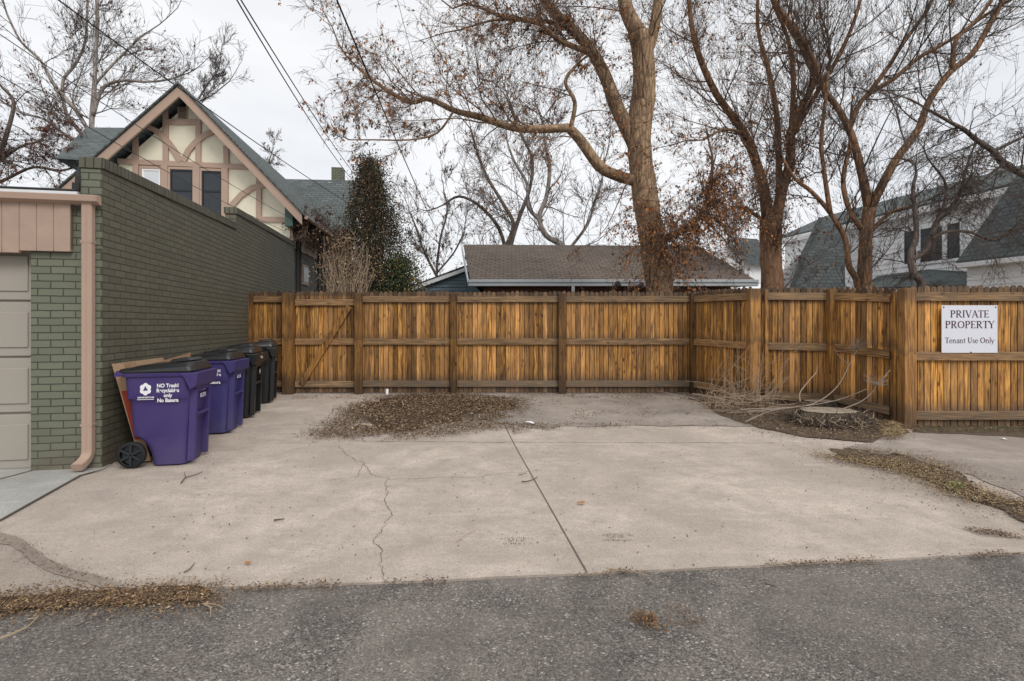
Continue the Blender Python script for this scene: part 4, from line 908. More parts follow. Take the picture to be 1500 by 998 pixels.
    def done(s, name, base, label, bark, twig, group=None):
        t = empty(name, base, 0, label=label, cat='tree', group=group); off = Vector(base)
        for mb in (s.tr, s.br, s.lf): mb.v = [(v[0]-off.x, v[1]-off.y, v[2]-off.z) for v in mb.v]
        s.tr.build('trunk', bark, t, uv=False, smooth=True); s.br.build('crown', twig, t, uv=False, smooth=False)
        if s.lf.v: s.lf.build('dead_leaves', M['leaf'], t, uv=False)
        print('TREE', s.nt, len(s.br.f), len(s.lf.f), label); return t
OR = [(.44, .18, .055), (.34, .14, .045), (.52, .24, .09), (.24, .10, .045)]
BR = [(.16, .085, .055), (.11, .06, .045), (.20, .10, .06)]
# big centre tree
D1 = 11.6; T = Tree(3, tw=.0036, curl=.36, up=.06, leafp=.06, leafcols=OR + BR, leafsize=.05, droop=.16, maxlev=4, dens=.74, lenk=1.3)
trunk = [(966, 432), (958, 375), (950, 320), (942, 262), (936, 205), (942, 150), (944, 95), (936, 50)]
T.limb(trunk, 42, 30, D1, 0, ground=.1, n=16, spawn=(.75, 1), amp=.16)
T.limb([(936, 50), (918, 15), (905, -40), (880, -130)], 26, 12, D1, .3)
T.limb([(942, 90), (956, 50), (964, 0), (966, -70), (975, -160)], 20, 9, D1, -.3)
T.limb([(932, 215), (905, 160), (888, 115), (868, 78), (840, 45), (805, 10), (770, -40)], 24, 11, D1, .8, sp=.3)
T.limb([(936, 266), (905, 258), (878, 243), (850, 205), (833, 187)], 17, 13, D1, -.6, sp=.4, bl=1.3)
T.limb([(833, 187, -.6), (790, 189, -.6), (750, 187, -.7), (705, 172, -.8), (665, 162, -.9), (628, 145, -1), (600, 150, -1), (560, 128, -1), (525, 100, -1)], 12, 4, D1, 0, sp=.17, bl=1.5, spawn=(.05, 1))
T.limb([(836, 187, -.6), (842, 150, -.7), (828, 120, -.7), (845, 95, -.7)], 7, 4, D1, 0, sp=.3, bl=1)
T.limb([(868, 78, .4), (820, 60, .2), (790, 35, 0), (740, 25, 0), (700, 10, 0)], 9, 4, D1, 0, sp=.2, bl=1.4)
T.limb([(955, 360), (985, 345), (1012, 330), (1035, 300), (1042, 262)], 14, 6, D1, -.5, sp=.25, bl=1.1)
T.limb([(860, 70, .4), (830, 40, .3), (770, 28, .2), (720, 30, 0)], 8, 4, D1, 0, sp=.25)
T.limb([(665, 162, -.9), (640, 195, -1), (600, 205, -1.1), (550, 205, -1.2), (510, 205, -1.2)], 3.5, 1.6, D1, 0, sp=.25, bl=.8, n=5)
rr = random.Random(8)
T.nt = 0
T.cluster(80, [P(966 - 12*i/9 + x_, 405 - 14*i, D1 - .3) for i in range(9) for x_ in (-10, 8)], .6, 1.35, .85)
T.cluster(110, [P(x_, y_, D1 - .5) for x_, y_ in ((985, 345), (1000, 338), (1015, 328), (1030, 308), (1038, 285), (1042, 262))], .5, 1.2, .85)
T.cluster(50, [P(950 - .12*y_, 400 - y_, D1 - .25) for y_ in range(60, 260, 20)], .4, .9, .4, droop=.05)
T.cluster(60, [P(x_, y_, D1 + .2) for x_, y_ in ((860, 60), (840, 45), (820, 30), (880, 95), (790, 35), (750, 25))], .4, .9, .5)
T.done('tree', (P(966, 432, D1).x, D1, .1), 'tallest bare tree with thick tan trunk and a long limb arching left', M['bark_big'], M['twig_warm'])
# brown twin stemmed tree
D2_ = 14.2; T = Tree(5, tw=.0042, curl=.28, up=.14, leafp=.06, leafcols=OR + BR + BR, leafsize=.055, droop=.02, maxlev=4, dens=.66, lenk=1.6)
T.limb([(1132, 430), (1130, 385), (1130, 345), (1128, 318)], 34, 27, D2_, 0, ground=.1, n=14, spawn=(.5, 1), amp=.22)
T.limb([(1126, 335), (1120, 285), (1107, 235), (1090, 195), (1068, 165), (1045, 130), (1020, 70), (1010, 10), (1005, -60)], 17, 5, D2_, -.8, sp=.24)
T.limb([(1134, 335), (1145, 280), (1157, 240), (1160, 190), (1178, 150), (1192, 118), (1180, 80), (1150, 30), (1120, -20)], 17, 5, D2_, .5, sp=.24)
T.limb([(1141, 320), (1141, 250), (1138, 170), (1125, 100), (1110, 40), (1112, -40)], 11, 4, D2_, .6, sp=.26)
T.limb([(1160, 190, .3), (1162, 120, .3), (1155, 60, .2), (1130, 0, 0)], 9, 4, D2_, 0, sp=.26)
T.limb([(1160, 200, .2), (1200, 130, 0), (1230, 80, 0), (1255, 20, 0), (1270, -50, 0)], 8, 4, D2_, 0, sp=.26)
T.limb([(1090, 195, -.4), (1060, 190, -.6), (1030, 205, -.8)], 5, 3, D2_, 0, sp=.24, bl=1)
T.limb([(1126, 330), (1090, 305), (1060, 310), (1030, 340)], 6, 3, D2_, -.6, sp=.2, bl=.9)
T.nt = 0
T.cluster(130, [P(x_, y_, D2_) for x_, y_ in ((1128, 330), (1120, 285), (1107, 235), (1090, 195), (1145, 280), (1157, 240), (1160, 200), (1141, 250), (1138, 180), (1060, 190), (1090, 305), (1130, 360))], .6, 1.5, .6)
T.done('tree', (P(1132, 430, D2_).x, D2_, .1), 'brown twin stemmed tree with clinging dead leaves, right of the tallest tree', M['bark_brown'], M['twig_warm'])
# forked tree
D3 = 13.2; T = Tree(9, tw=.004, curl=.24, up=.12, leafp=.02, leafcols=BR + OR, leafsize=.05, droop=.02, maxlev=4, dens=.65, lenk=1.6)
T.limb([(1267, 425), (1267, 380), (1269, 340), (1274, 305)], 20, 17, D3, 0, ground=.1, n=12, spawn=(.6, 1))
T.limb([(1273, 308), (1266, 270), (1255, 225), (1244, 190), (1225, 155), (1207, 132), (1195, 95), (1170, 50), (1140, 10), (1110, -40)], 13, 5, D3, .5, sp=.26)
T.limb([(1275, 305), (1290, 275), (1312, 235), (1345, 190), (1360, 150), (1390, 108), (1425, 78), (1450, 35), (1480, -20)], 13, 6, D3, -.6, sp=.26)
T.limb([(1244, 190, .2), (1255, 160, .2), (1270, 140, .2), (1310, 115, .1), (1345, 85, 0), (1390, 60, 0), (1440, 25, 0), (1480, 0, 0)], 8, 4, D3, 0, sp=.26)
T.limb([(1270, 140, .2), (1300, 100, .2), (1325, 60, .2), (1355, 20, .1), (1375, -20, 0)], 7, 4, D3, 0, sp=.26)
T.limb([(1395, 105, -.4), (1400, 60, -.4), (1430, 30, -.4), (1460, -10, -.4)], 7, 4, D3, 0, sp=.26)
T.limb([(1258, 425), (1244, 390), (1238, 350), (1216, 312), (1190, 282), (1165, 262), (1148, 235)], 11, 4, D3, .3, ground=.1, sp=.3, bl=1.2)
T.limb([(1216, 312, .1), (1207, 250, .1), (1203, 205, .1), (1209, 150, .1), (1213, 105, 0)], 7, 4, D3, 0, sp=.3)
T.limb([(1262, 335), (1245, 310), (1235, 265), (1245, 215), (1245, 200)], 8, 5, D3, .2, sp=.4, bl=1)
T.limb([(1272, 345), (1300, 315), (1325, 305), (1345, 298)], 6, 3, D3, -.4, sp=.3, bl=1)
T.done('tree', (P(1267, 425, D3).x, D3, .1), 'forked bare tree with smooth stems, in front of the white house', M['bark_brown'], M['twig'])
# dark weeping tree
D4 = 11.2; T = Tree(14, tw=.0042, curl=.48, up=-.02, leafp=.0, droop=.2, maxlev=4, dens=.64, lenk=1.15)
T.limb([(1352, 428), (1338, 400), (1334, 372), (1342, 348), (1340, 310), (1337, 280), (1342, 255)], 13, 4, D4, 0, ground=.1, sp=.22, bl=1.1, spawn=(.4, 1))
T.limb([(1336, 380), (1355, 368), (1365, 345), (1372, 325), (1395, 302), (1402, 290)], 9, 6, D4, -.3, sp=.14, bl=1.4, spawn=(.5, 1))
T.limb([(1366, 350, -.2), (1385, 340, -.3), (1420, 340, -.4), (1455, 352, -.5), (1490, 335, -.6), (1530, 330, -.6)], 5, 3, D4, 0, sp=.16, bl=1.2)
T.limb([(1365, 345, -.2), (1380, 310, -.2), (1385, 270, -.2), (1365, 240, -.3)], 5, 3, D4, 0, sp=.18, bl=1.1)
T.limb([(1530, 270), (1475, 243), (1455, 222), (1430, 205), (1412, 190), (1390, 178), (1362, 162)], 10, 4, D4, -.3, sp=.12, bl=1.2)
T.limb([(1470, 240, -.1), (1440, 265, -.2), (1420, 285, -.3)], 4, 3, D4, 0, sp=.12, bl=1.2); T.limb([(1455, 222, -.1), (1500, 200, -.1), (1540, 180, 0)], 5, 3, D4, 0, sp=.18, bl=1)
T.done('tree', (P(1352, 428, D4).x, D4, .1), 'low dark crooked tree with tangled drooping twigs, at the right behind the sign', M['bark_dark'], M['twig'])
# left background sycamore
DL = 24; T = Tree(21, tw=.0085, curl=.34, up=.08, leafp=.03, leafcols=BR, leafsize=.10, maxlev=4, dens=.60, lenk=2.0)
T.limb([(136, 300), (136, 240), (134, 190), (138, 130), (140, 80), (143, 30), (140, -40)], 9, 4, DL, 0, ground=.1, sp=.55, spawn=(.45, 1))
T.limb([(136, 235), (118, 195), (97, 165), (92, 120), (110, 95), (125, 60), (128, 0)], 6, 3, DL, .8, sp=.5, bl=2)
T.limb([(134, 200), (110, 160), (80, 125), (60, 90), (30, 60), (10, 20)], 6, 2.5, DL, -1, sp=.5, bl=2)
T.limb([(136, 170), (150, 130), (180, 118), (210, 120), (240, 118), (262, 112)], 6, 2, DL, -.5, sp=.45, bl=1.6)
T.limb([(138, 125), (160, 100), (185, 75), (205, 55), (220, 45)], 4, 2, DL, .4, sp=.45, bl=1.7)
T.limb([(136, 210), (100, 200), (65, 175), (30, 165), (-10, 140)], 5, 2, DL, -.8, sp=.4, bl=2)
T.done('tree', (P(136, 300, DL).x, DL, .1), 'large spreading bare tree behind the half timbered gable, upper left', M['bark_grey'], M['twig_far'])
DL2 = 15.5; T = Tree(22, tw=.0045, curl=.45, up=.0, leafp=.08, leafcols=[(.15, .06, .05), (.10, .045, .04), (.19, .08, .05)], leafsize=.06, maxlev=4, dens=.68, lenk=1.15)
T.limb([(-60, 330), (-30, 280), (-5, 235), (12, 190), (20, 150), (5, 130)], 9, 4, DL2, 0, ground=.1, sp=.25)
T.limb([(-30, 280), (10, 262), (50, 245), (90, 250), (120, 240)], 5, 2.5, DL2, 0, sp=.2, bl=1.1); T.limb([(0, 235), (30, 215), (60, 205), (75, 180)], 5, 2, DL2, 0, sp=.2, bl=1.1)
T.done('tree', (P(-60, 330, DL2).x, DL2, .1), 'reddish twiggy tree at the left edge behind the garage roof', M['bark_dark'], M['twig'])
DL3 = 30; T = Tree(23, tw=.010, curl=.35, up=.12, leafp=0, maxlev=4, dens=.75, lenk=1.5)
T.limb([(262, 300), (270, 220), (278, 170), (300, 130), (318, 105)], 5, 2, DL3, 0, ground=.1, sp=.6, spawn=(.5, 1), bl=1.6); T.limb([(278, 170), (290, 150), (310, 140), (335, 120)], 3, 1.5, DL3, 0, sp=.5, bl=1.5)
T.done('tree', (P(262, 300, DL3).x, DL3, .1), 'distant bare treetop showing just right of the gable peak', M['bark_grey'], M['twig_far'])
T = Tree(24, tw=.010, curl=.35, up=.1, leafp=0, maxlev=4, dens=.72, lenk=1.1)
T.limb([(385, 350), (388, 290), (390, 250), (398, 225)], 4, 1.5, DL3, 0, ground=.1, sp=.45, spawn=(.5, 1), bl=1.2)
T.done('tree', (P(385, 350, DL3).x, DL3, .1), 'distant small bare treetop above the right slope of the gable roof', M['bark_grey'], M['twig_far'])
# centre background trees
DM = 27; T = Tree(31, tw=.010, curl=.5, up=.08, leafp=.03, leafcols=OR, leafsize=.1, maxlev=4, dens=.62, lenk=1.9)
T.limb([(742, 400), (740, 365), (728, 330), (700, 300), (672, 288), (650, 300)], 8, 3, DM, 0, ground=.1, sp=.5); T.limb([(740, 365), (752, 330), (738, 300), (715, 262), (700, 225), (690, 190)], 7, 3, DM, .5, sp=.5)
T.limb([(745, 370), (760, 320), (775, 280), (780, 235), (760, 190), (745, 150)], 7, 3, DM, 0, sp=.5)
T.done('tree', (P(742, 400, DM).x, DM, .1), 'crooked bare tree rising above the left end of the brown roof', M['bark_dark'], M['twig_far'])
T = Tree(32, tw=.009, curl=.45, up=.08, leafp=.03, leafcols=OR, leafsize=.09, maxlev=4, dens=.62, lenk=1.7)
T.limb([(838, 400), (825, 362), (800, 345), (790, 318), (800, 290), (805, 250), (800, 215), (795, 180)], 11, 4, 22, 0, ground=.1, sp=.45); T.limb([(795, 325), (775, 305), (772, 270), (755, 240), (745, 215)], 7, 3, 22, 0, sp=.45); T.limb([(830, 370), (860, 330), (870, 300), (880, 270)], 5, 3, 22, 0, sp=.45)
T.done('tree', (P(838, 400, 22).x, 22, .1), 'grey curving tree above the middle of the brown roof, left of the tallest tree', M['bark_grey'], M['twig_far'])
T = Tree(33, tw=.009, curl=.35, up=.12, leafp=.02, leafcols=BR, leafsize=.09, maxlev=4, dens=.64, lenk=1.15)
T.limb([(640, 430), (640, 395), (645, 350), (655, 310), (650, 280)], 5, 2, 24, 0, ground=.1, sp=.4); T.limb([(640, 405), (622, 370), (610, 335), (600, 310)], 4, 2, 24, 0, sp=.4); T.limb([(640, 400), (665, 370), (680, 340)], 3, 2, 24, 0, sp=.4)
T.done('tree', (P(640, 430, 24).x, 24, .1), 'small bare tree between the dark evergreen and the brown roof', M['bark_dark'], M['twig_far'])
T = Tree(34, tw=.010, curl=.35, up=.1, leafp=.06, leafcols=BR, leafsize=.1, maxlev=4, dens=.62, lenk=1.2)
T.limb([(1090, 420), (1085, 370), (1075, 330), (1080, 290)], 5, 2, 30, 0, ground=.1, sp=.4, bl=1.5)
T.limb([(1085, 380), (1060, 350), (1040, 330)], 4, 2, 30, 0, sp=.4, bl=1.3)
T.done('tree', (P(1090, 420, 30).x, 30, .1), 'distant bare tree beside the small far white gable', M['bark_grey'], M['twig_far'])
# ivy covered evergreen
def leafy(name, label, cat, D, prof, n, cols, size, seed, stems=True, depth=1.0, stemmat='twig', outl=.25):
    """prof: list of (py, px_left, px_right) from bottom to top"""
    r_ = random.Random(seed); base = P((prof[0][1]+prof[0][2])/2, prof[0][0], D); base.z = .1
    t = empty(name, base, 0, label=label, cat=cat); k = MB(); k.usecol = True
    def at_(v):
        i = min(int(v*(len(prof)-1)), len(prof)-2); f = v*(len(prof)-1)-i; return [prof[i][q]*(1-f)+prof[i+1][q]*f for q in range(3)]
    cl = []
    for _ in range(n // 30):
        v = r_.random()**1.15; py, a_, b_ = at_(v); cx_, hw = (a_+b_)/2, (b_-a_)/2
        an = r_.uniform(0, 2*math.pi); rr_ = math.sqrt(r_.random())*r_.uniform(.75, 1.08)
        cl.append((P(cx_ + hw*rr_*math.cos(an), py + r_.gauss(0, 3), D + hw/F*D*rr_*math.sin(an)*depth), r_.choice(cols), r_.uniform(.5, 1.4)))
    for (c_, col, b_) in cl:
        sz = r_.uniform(.10, .26)*outl*4
        for _ in range(30):
            q = c_ + Vector((r_.gauss(0, 1), r_.gauss(0, 1), r_.gauss(0, 1)))*sz*.6; z = size*r_.uniform(.6, 1.4); bb = b_*r_.uniform(.7, 1.3)
            d = Vector((r_.gauss(0, 1), r_.gauss(0, 1), r_.gauss(0, 1)-.6)).normalized(); u = d.orthogonal().normalized()
            k.col = (col[0]*bb, col[1]*bb, col[2]*bb, 1); k.add([q, q+d*z*.5+u*z*.35, q+d*z, q+d*z*.5-u*z*.35], [(0, 1, 2, 3)])
    k.build('foliage', M['leaf'], t, uv=False, world=True)
    k = MB()
    for _ in range(stems if stems is not True else 40):
        v = r_.uniform(.2, 1.0); py, a_, b_ = at_(v); tip = P(r_.uniform(a_, b_), py, D + r_.uniform(-.4, .4)); q = base + Vector((r_.gauss(0, .12), r_.gauss(0, .1), 0)); pts = [q]
        for j in range(1, 7): f = j/6; pts.append(q.lerp(tip, f) + Vector((r_.gauss(0, .06), r_.gauss(0, .06), .25*math.sin(f*math.pi))))
        k.tube(pts, [.013*(1-.8*j/6) for j in range(7)], 4)
    k.build('stem', M[stemmat], t, uv=False, world=True); return t
leafy('evergreen_tree', 'tall dark conical evergreen overgrown with brown vine leaves, right of the timbered house', 'tree', 12.6,
      [(428, 476, 626), (400, 478, 622), (370, 484, 612), (340, 494, 598), (310, 506, 583), (285, 518, 568), (262, 530, 554), (240, 540, 544)], 42000,
      [(.035, .048, .024), (.045, .055, .03), (.05, .06, .032), (.09, .065, .045), (.15, .10, .065), (.24, .16, .10), (.08, .06, .045)], .040, 5, stems=200, stemmat='twig_warm', outl=.30)
leafy('evergreen_shrub', 'small dark green shrub with yellowing tips just above the fence, right of the conical evergreen', 'shrub', 11.6,
      [(430, 560, 606), (415, 562, 608), (400, 566, 606), (388, 574, 600), (378, 582, 592)], 5000, [(.02, .045, .02), (.03, .06, .028), (.02, .035, .02), (.2, .15, .05)], .04, 6, stems=12)
leafy('bare_shrub', 'pale dry twiggy shrub rising above the fence beside the grey house wall', 'shrub', 11.0,
      [(430, 480, 540), (410, 474, 548), (390, 470, 552), (370, 474, 545), (350, 480, 535)], 1500, [(.28, .2, .12), (.2, .13, .08)], .035, 7, stems=110, stemmat='stick', outl=.35)
# vines on the house eave
T = Tree(51, tw=.006, curl=.8, up=-.05, leafp=.2, leafcols=BR, leafsize=.06, maxlev=3, dens=.9, lenk=.6, droop=.2)
for i in range(26):
    t_ = i/25; T.grow(P(450 + 58*t_, 322 + 34*t_, 13.2 + 4.5*t_), Vector((rr.gauss(0, 1), -.6, rr.gauss(-.3, .6))).normalized(), rr.uniform(.5, 1.1), .010, 1)
T.tr.tube([P(478, 430, 14.5), P(476, 380, 14.5), P(474, 345, 14.5)], .03, 5)
T.done('climbing_vine', (P(478, 430, 14.5).x, 14.5, .1), 'bare vine tangled along the eave of the timbered house', M['bark_dark'], M['twig']); bpy.data.objects['climbing_vine']['category'] = 'vine'
# ------------------------------------------------------------ overhead cables
def cable(a_, Da, b_, Db, r_, label, sag=.3, ext=.25):
    A, B = P(*a_, Da), P(*b_, Db); d = B - A; A2 = A - d*ext; pts = []
    for i in range(25): t_ = i/24; pts.append(A2.lerp(B, t_) + Vector((0, 0, -sag*4*t_*(1-t_))))
    k = MB(); k.tube(pts, r_, 5); o = k.build('overhead_cable', M['dark_metal'], None, uv=False); tag(o, label, 'cable', 'overhead cables'); return o
cable((352, -12), 7, (524, 262), 19, .010, 'upper strand of the thick cable pair sloping down to the dark evergreen', .15)
cable((356, -2), 7.1, (520, 268), 19, .010, 'lower strand of the thick cable pair sloping down to the dark evergreen', .25)
cable((497, 0), 7, (636, 330), 22, .013, 'single cable dropping steeply left of the tallest tree', .12)
cable((583, 0), 8, (668, 320), 22, .004, 'thin wire passing through the twigs left of the tallest tree', .05)
cable((100, 0), 5.5, (508, 296), 15.5, .0085, 'cable crossing the gable peak of the timbered house', .12)
cable((0, 100), 5.5, (415, 338), 12.8, .005, 'thin lower cable running to the house wall below the gable', .12)
cable((30, 60), 5.5, (430, 322), 12.9, .005, 'thin middle cable crossing the gable windows', .12)
# ------------------------------------------------------------ stumps and brush
def stump(px, py, rx, ry, hgt, label, seed, roots=True):
    c = G(px, py); r_ = random.Random(seed); t = empty('tree_stump', (c.x, c.y, c.z), 0, label=label, cat='stump'); n = 64
    def ring(sc_, z, am): return [((rx*sc_*(1+am*noise.noise(Vector((math.cos(2*math.pi*i/n)*2.5, math.sin(2*math.pi*i/n)*2.5, seed + z*3))) + am*.6*noise.noise(Vector((math.cos(2*math.pi*i/n)*9, math.sin(2*math.pi*i/n)*9, seed+z)))))*math.cos(2*math.pi*i/n), ry*sc_*(1+am*noise.noise(Vector((math.cos(2*math.pi*i/n)*2.5, math.sin(2*math.pi*i/n)*2.5, seed+z*3))) + am*.6*noise.noise(Vector((math.cos(2*math.pi*i/n)*9, math.sin(2*math.pi*i/n)*9, seed+z)))) * math.sin(2*math.pi*i/n), z) for i in range(n)]
    k = MB(); k.loft([ring(1.42, -.05, .3), ring(1.3, hgt*.3, .35), ring(1.12, hgt*.65, .25), ring(1.0, hgt*.9, .12), ring(.985, hgt, .12)], cap=False); k.build('bark', M['stump_bark'], t, uv=False)
    k = MB(); k.add(ring(.985, hgt + .001, .12), [tuple(range(n))]); k.build('cut_top', M['stump_top'], t, uv=False)
    if roots:
        for nm_, mt_, cnt_ in (('root_sprouts', 'sprout', 620), ('pale_roots', 'stick', 260)):
            k = MB()
            for i in range(cnt_):
                a_ = r_.uniform(0, 2*math.pi); s_ = r_.uniform(1.02, 1.42); z = r_.uniform(0, hgt*.85); p = Vector((rx*s_*math.cos(a_), ry*s_*math.sin(a_), z*(1.3-s_*.35))); d = Vector((math.cos(a_)+r_.gauss(0, .9), math.sin(a_)+r_.gauss(0, .9), r_.gauss(0, .8))).normalized(); pts = [p]
                for _ in range(4): d = (d + Vector((r_.gauss(0, .6), r_.gauss(0, .6), r_.gauss(-.15, .6)))).normalized(); p = p + d*r_.uniform(.025, .055); p.z = max(p.z, .015); pts.append(p)
                q_ = r_.uniform(.7, 1.5); k.tube(pts, [.0055*q_, .005*q_, .004*q_, .003*q_, .0015], 4, cap=False)
            k.build(nm_, M[mt_], t, uv=False)
    return t
M['stump_bark'] = bark_mat('stump_bark', (.035, .027, .021), (.16, .125, .095), 2.6)
M['sprout'] = plain('sprout_tangle', (.10, .078, .06), .9, .9, 40)
def ring_top():
    k = N('cut_wood', .85, .15); o = k.obj(); wv = k.n('TexWave', {'Vector': k.mapv(o, (1, 1, .01)), 'Scale': 9.0, 'Distortion': 3.0, 'Detail': 4.0, 'Detail Scale': 2.0}, wave_type='RINGS', rings_direction='Z').outputs[1]
    c = k.mix(wv, (.34, .27, .20), (.50, .42, .33)); n2 = k.noise(o, 7, 5, .7); c = k.mix(k.ramp(n2, (.35, .8), (.6, 0)), c, (.22, .19, .16)); k.bump(wv, .3, .004); return k.col(c)
M['stump_top'] = ring_top()
stump(1213, 622, .36, .27, .19, 'large low tree stump with pale cut top and shaggy sprout tangle round it', 3)
stump(1200, 604, .22, .14, .17, 'smaller grey tree stump just behind the large one', 8, roots=False)
def stickobj(name, paths, mat, label, cat, group=None, seed=0, n=5):
    k = MB(); b0 = Vector(paths[0][0][0]); t = None
    for pts, r0, r1 in paths:
        c = catmull([Vector(p) for p in pts], 4) if len(pts) > 2 else [Vector(p) for p in pts]; m = len(c); k.tube([q - b0 for q in c], [r0 + (r1-r0)*i/(m-1) for i in range(m)], n)
    o = k.build(name, mat, None, uv=False); o.location = b0; tag(o, label, cat, group); return o
def PP(lst, D0, D1_): n = len(lst); return [P(x, y, D0 + (D1_-D0)*i/(n-1)) for i, (x, y) in enumerate(lst)]
rs = random.Random(5)
def twigs_at(c, n, ln, r0, up=.5):
    out_ = []
    for _ in range(n):
        d = Vector((rs.gauss(0, 1), rs.gauss(0, .6), abs(rs.gauss(up, .7)))).normalized(); m = c + d*ln*.5 + Vector((rs.gauss(0, .02), 0, rs.gauss(0, .02))); out_.append(([c, m, c + d*ln*rs.uniform(.7, 1.1) + Vector((rs.gauss(0, .03), 0, .03))], r0, r0*.4))
    return out_
b1 = PP([(1092, 618), (1130, 602), (1190, 592), (1225, 568), (1244, 535), (1256, 512)], 6.9, 7.3)
stickobj('cut_branch', [(b1, .010, .005)] + twigs_at(b1[-1], 22, .16, .004) + [([b1[4], b1[4] + Vector((-.12, 0, .1)), b1[4] + Vector((-.2, 0, .22))], .005, .003)], M['stick_grey'], 'long grey cut branch arching up behind the stumps with a spiky twig end', 'branch', 'cut branches on the dirt by the fence')
b2 = PP([(1232, 600), (1262, 588), (1280, 572), (1284, 563)], 6.85, 6.75)
stickobj('cut_branch', [(b2, .008, .005), ([b2[-1], P(1295, 552, 6.7), P(1304, 542, 6.7)], .007, .004)] + twigs_at(b2[-1], 20, .14, .004), M['stick_grey'], 'shorter cut branch with a knobbly twig end, right of the stumps', 'branch', 'cut branches on the dirt by the fence')
stickobj('cut_branch', [(PP([(1172, 588), (1172, 575), (1185, 558), (1196, 545), (1197, 536)], 7.2, 7.3), .009, .004)], M['stick'], 'thin curved branch standing behind the smaller stump', 'branch', 'cut branches on the dirt by the fence')
b3 = [G(1080, 598), G(1110, 606), G(1135, 620), G(1150, 636)]; b3 = [q + Vector((0, 0, .04)) for q in b3]
stickobj('cut_branch', [(b3, .008, .004), (PP([(1095, 603), (1150, 598), (1220, 588), (1270, 570)], 6.9, 7.0), .008, .004), (PP([(1085, 600), (1170, 596), (1230, 586)], 7.0, 7.2), .010, .005)], M['stick_grey'], 'low cut branches lying across the dirt toward the concrete', 'branch', 'cut branches on the dirt by the fence')
pths = []
for i in range(95):
    b_ = P(rs.uniform(1028, 1122), 592, rs.uniform(7.9, 8.5)); b_.y = 7.7 + rs.random()*.5; b_.z = gz(b_.y) + .02; hgt = rs.choice([.3, .4, .5, .6, .9, 1.2]) * rs.uniform(.6, 1.1); dx = rs.gauss(0, .35)
    pths.append(([b_, b_ + Vector((dx*.5, -rs.random()*.1, hgt*.6)), b_ + Vector((dx*1.2, -rs.random()*.2, hgt*(1 if rs.random() < .5 else .75)))], .0035, .0015))
for i in range(40):
    b_ = P(rs.uniform(1030, 1140), 595, 8); b_.y = 7.5 + rs.random()*.5; b_.z = gz(b_.y) + rs.uniform(.05, .25); pths.append(([b_, b_ + Vector((rs.gauss(0, .3), rs.gauss(0, .1), rs.gauss(.05, .06))), b_ + Vector((rs.gauss(0, .45), rs.gauss(0, .2), rs.gauss(.0, .08)))], .004, .002))
for p_ in pths:
    for q in p_[0]: q.z = max(q.z, gz(q.y) + .03); q.y = min(q.y, 8.0 if q.x > 3.7 else 8.6)
stickobj('bare_shrub', pths, M['stick'], 'tangle of thin bare suckers growing at the fence corner left of the stumps', 'shrub', n=4)
# ------------------------------------------------------------ leaf litter, straw, loose bits
def inpoly(p, poly):
    c = False; n = len(poly); j = n-1
    for i in range(n):
        xi, yi = poly[i][0], poly[i][1]; xj, yj = poly[j][0], poly[j][1]
        if (yi > p[1]) != (yj > p[1]) and p[0] < (xj-xi)*(p[1]-yi)/(yj-yi)+xi: c = not c
        j = i
    return c
LIT = [(.16, .10, .062), (.10, .064, .043), (.24, .155, .095), (.07, .045, .032), (.05, .033, .025), (.40, .29, .19), (.19, .11, .06)]
STR = [(.50, .37, .20), (.40, .28, .14), (.30, .20, .10), (.56, .44, .27)]
def litter(name, poly, n, label, cat, cols=LIT, size=.03, thresh=-.15, off=.018, seed=1, straw=.1, soft=.25, nsc=1.6, base=True, green=0, pile=.02):
    r_ = random.Random(seed); k = MB(); k.usecol = True; xs = [p[0] for p in poly]; ys = [p[1] for p in poly]; c = 0; tr = 0
    while c < n and tr < n*30:
        tr += 1; x_, y_ = r_.uniform(min(xs)-soft, max(xs)+soft), r_.uniform(min(ys)-soft, max(ys)+soft)
        if not inpoly((x_ + r_.gauss(0, soft*.4), y_ + r_.gauss(0, soft*.4)), poly): continue
        if noise.noise(Vector((x_*nsc, y_*nsc, seed*3.1))) + .5*noise.noise(Vector((x_*nsc*4, y_*nsc*4, seed*2.2))) < thresh + r_.gauss(0, .10): continue
        c += 1; z = size*r_.uniform(.45, 1.5); cc = r_.choice(cols); b_ = r_.uniform(.55, 1.3); k.col = (cc[0]*b_, cc[1]*b_, cc[2]*b_, 1)
        a_ = r_.uniform(0, 6.28); wd = .45
        if r_.random() < straw: z *= 2.6; wd = .05; cc = r_.choice(STR); q_ = r_.uniform(.45, 1.05); k.col = (cc[0]*q_, cc[1]*q_, cc[2]*q_, 1)
        u = Vector((math.cos(a_), math.sin(a_), r_.gauss(0, .3)*(.4 if wd < .1 else 1))).normalized(); v = Vector((-u.y, u.x, r_.gauss(0, .45))).normalized(); q = Vector((x_, y_, gz(y_) + off + r_.random()*pile + abs(u.z)*z*.5))
        if green and r_.random() < green:
            k.col = (.15*b_, .24*b_, .05*b_, 1); u = Vector((r_.gauss(0, .5), r_.gauss(0, .5), 1)).normalized(); v = u.orthogonal(); wd = .06; z = .05
        k.add([q - u*z*.5, q + v*z*wd*.5, q + u*z*.5, q - v*z*wd*.5], [(0, 1, 2, 3)])
    o = k.build(name, M['flake'], None, uv=False); tag(o, label, cat, kind='stuff'); return o
lp = gp((500, 597), (545, 586), (590, 580), (650, 577), (695, 580), (770, 587), (768, 598), (745, 618), (735, 632), (640, 642), (560, 646), (462, 644), (450, 636), (470, 625), (500, 612))
litter('leaf_litter', lp, 34000, 'broad patch of brown fallen leaves on the concrete before the back fence', 'leaf litter', thresh=-.36, seed=3, size=.024, pile=.012, off=.024)
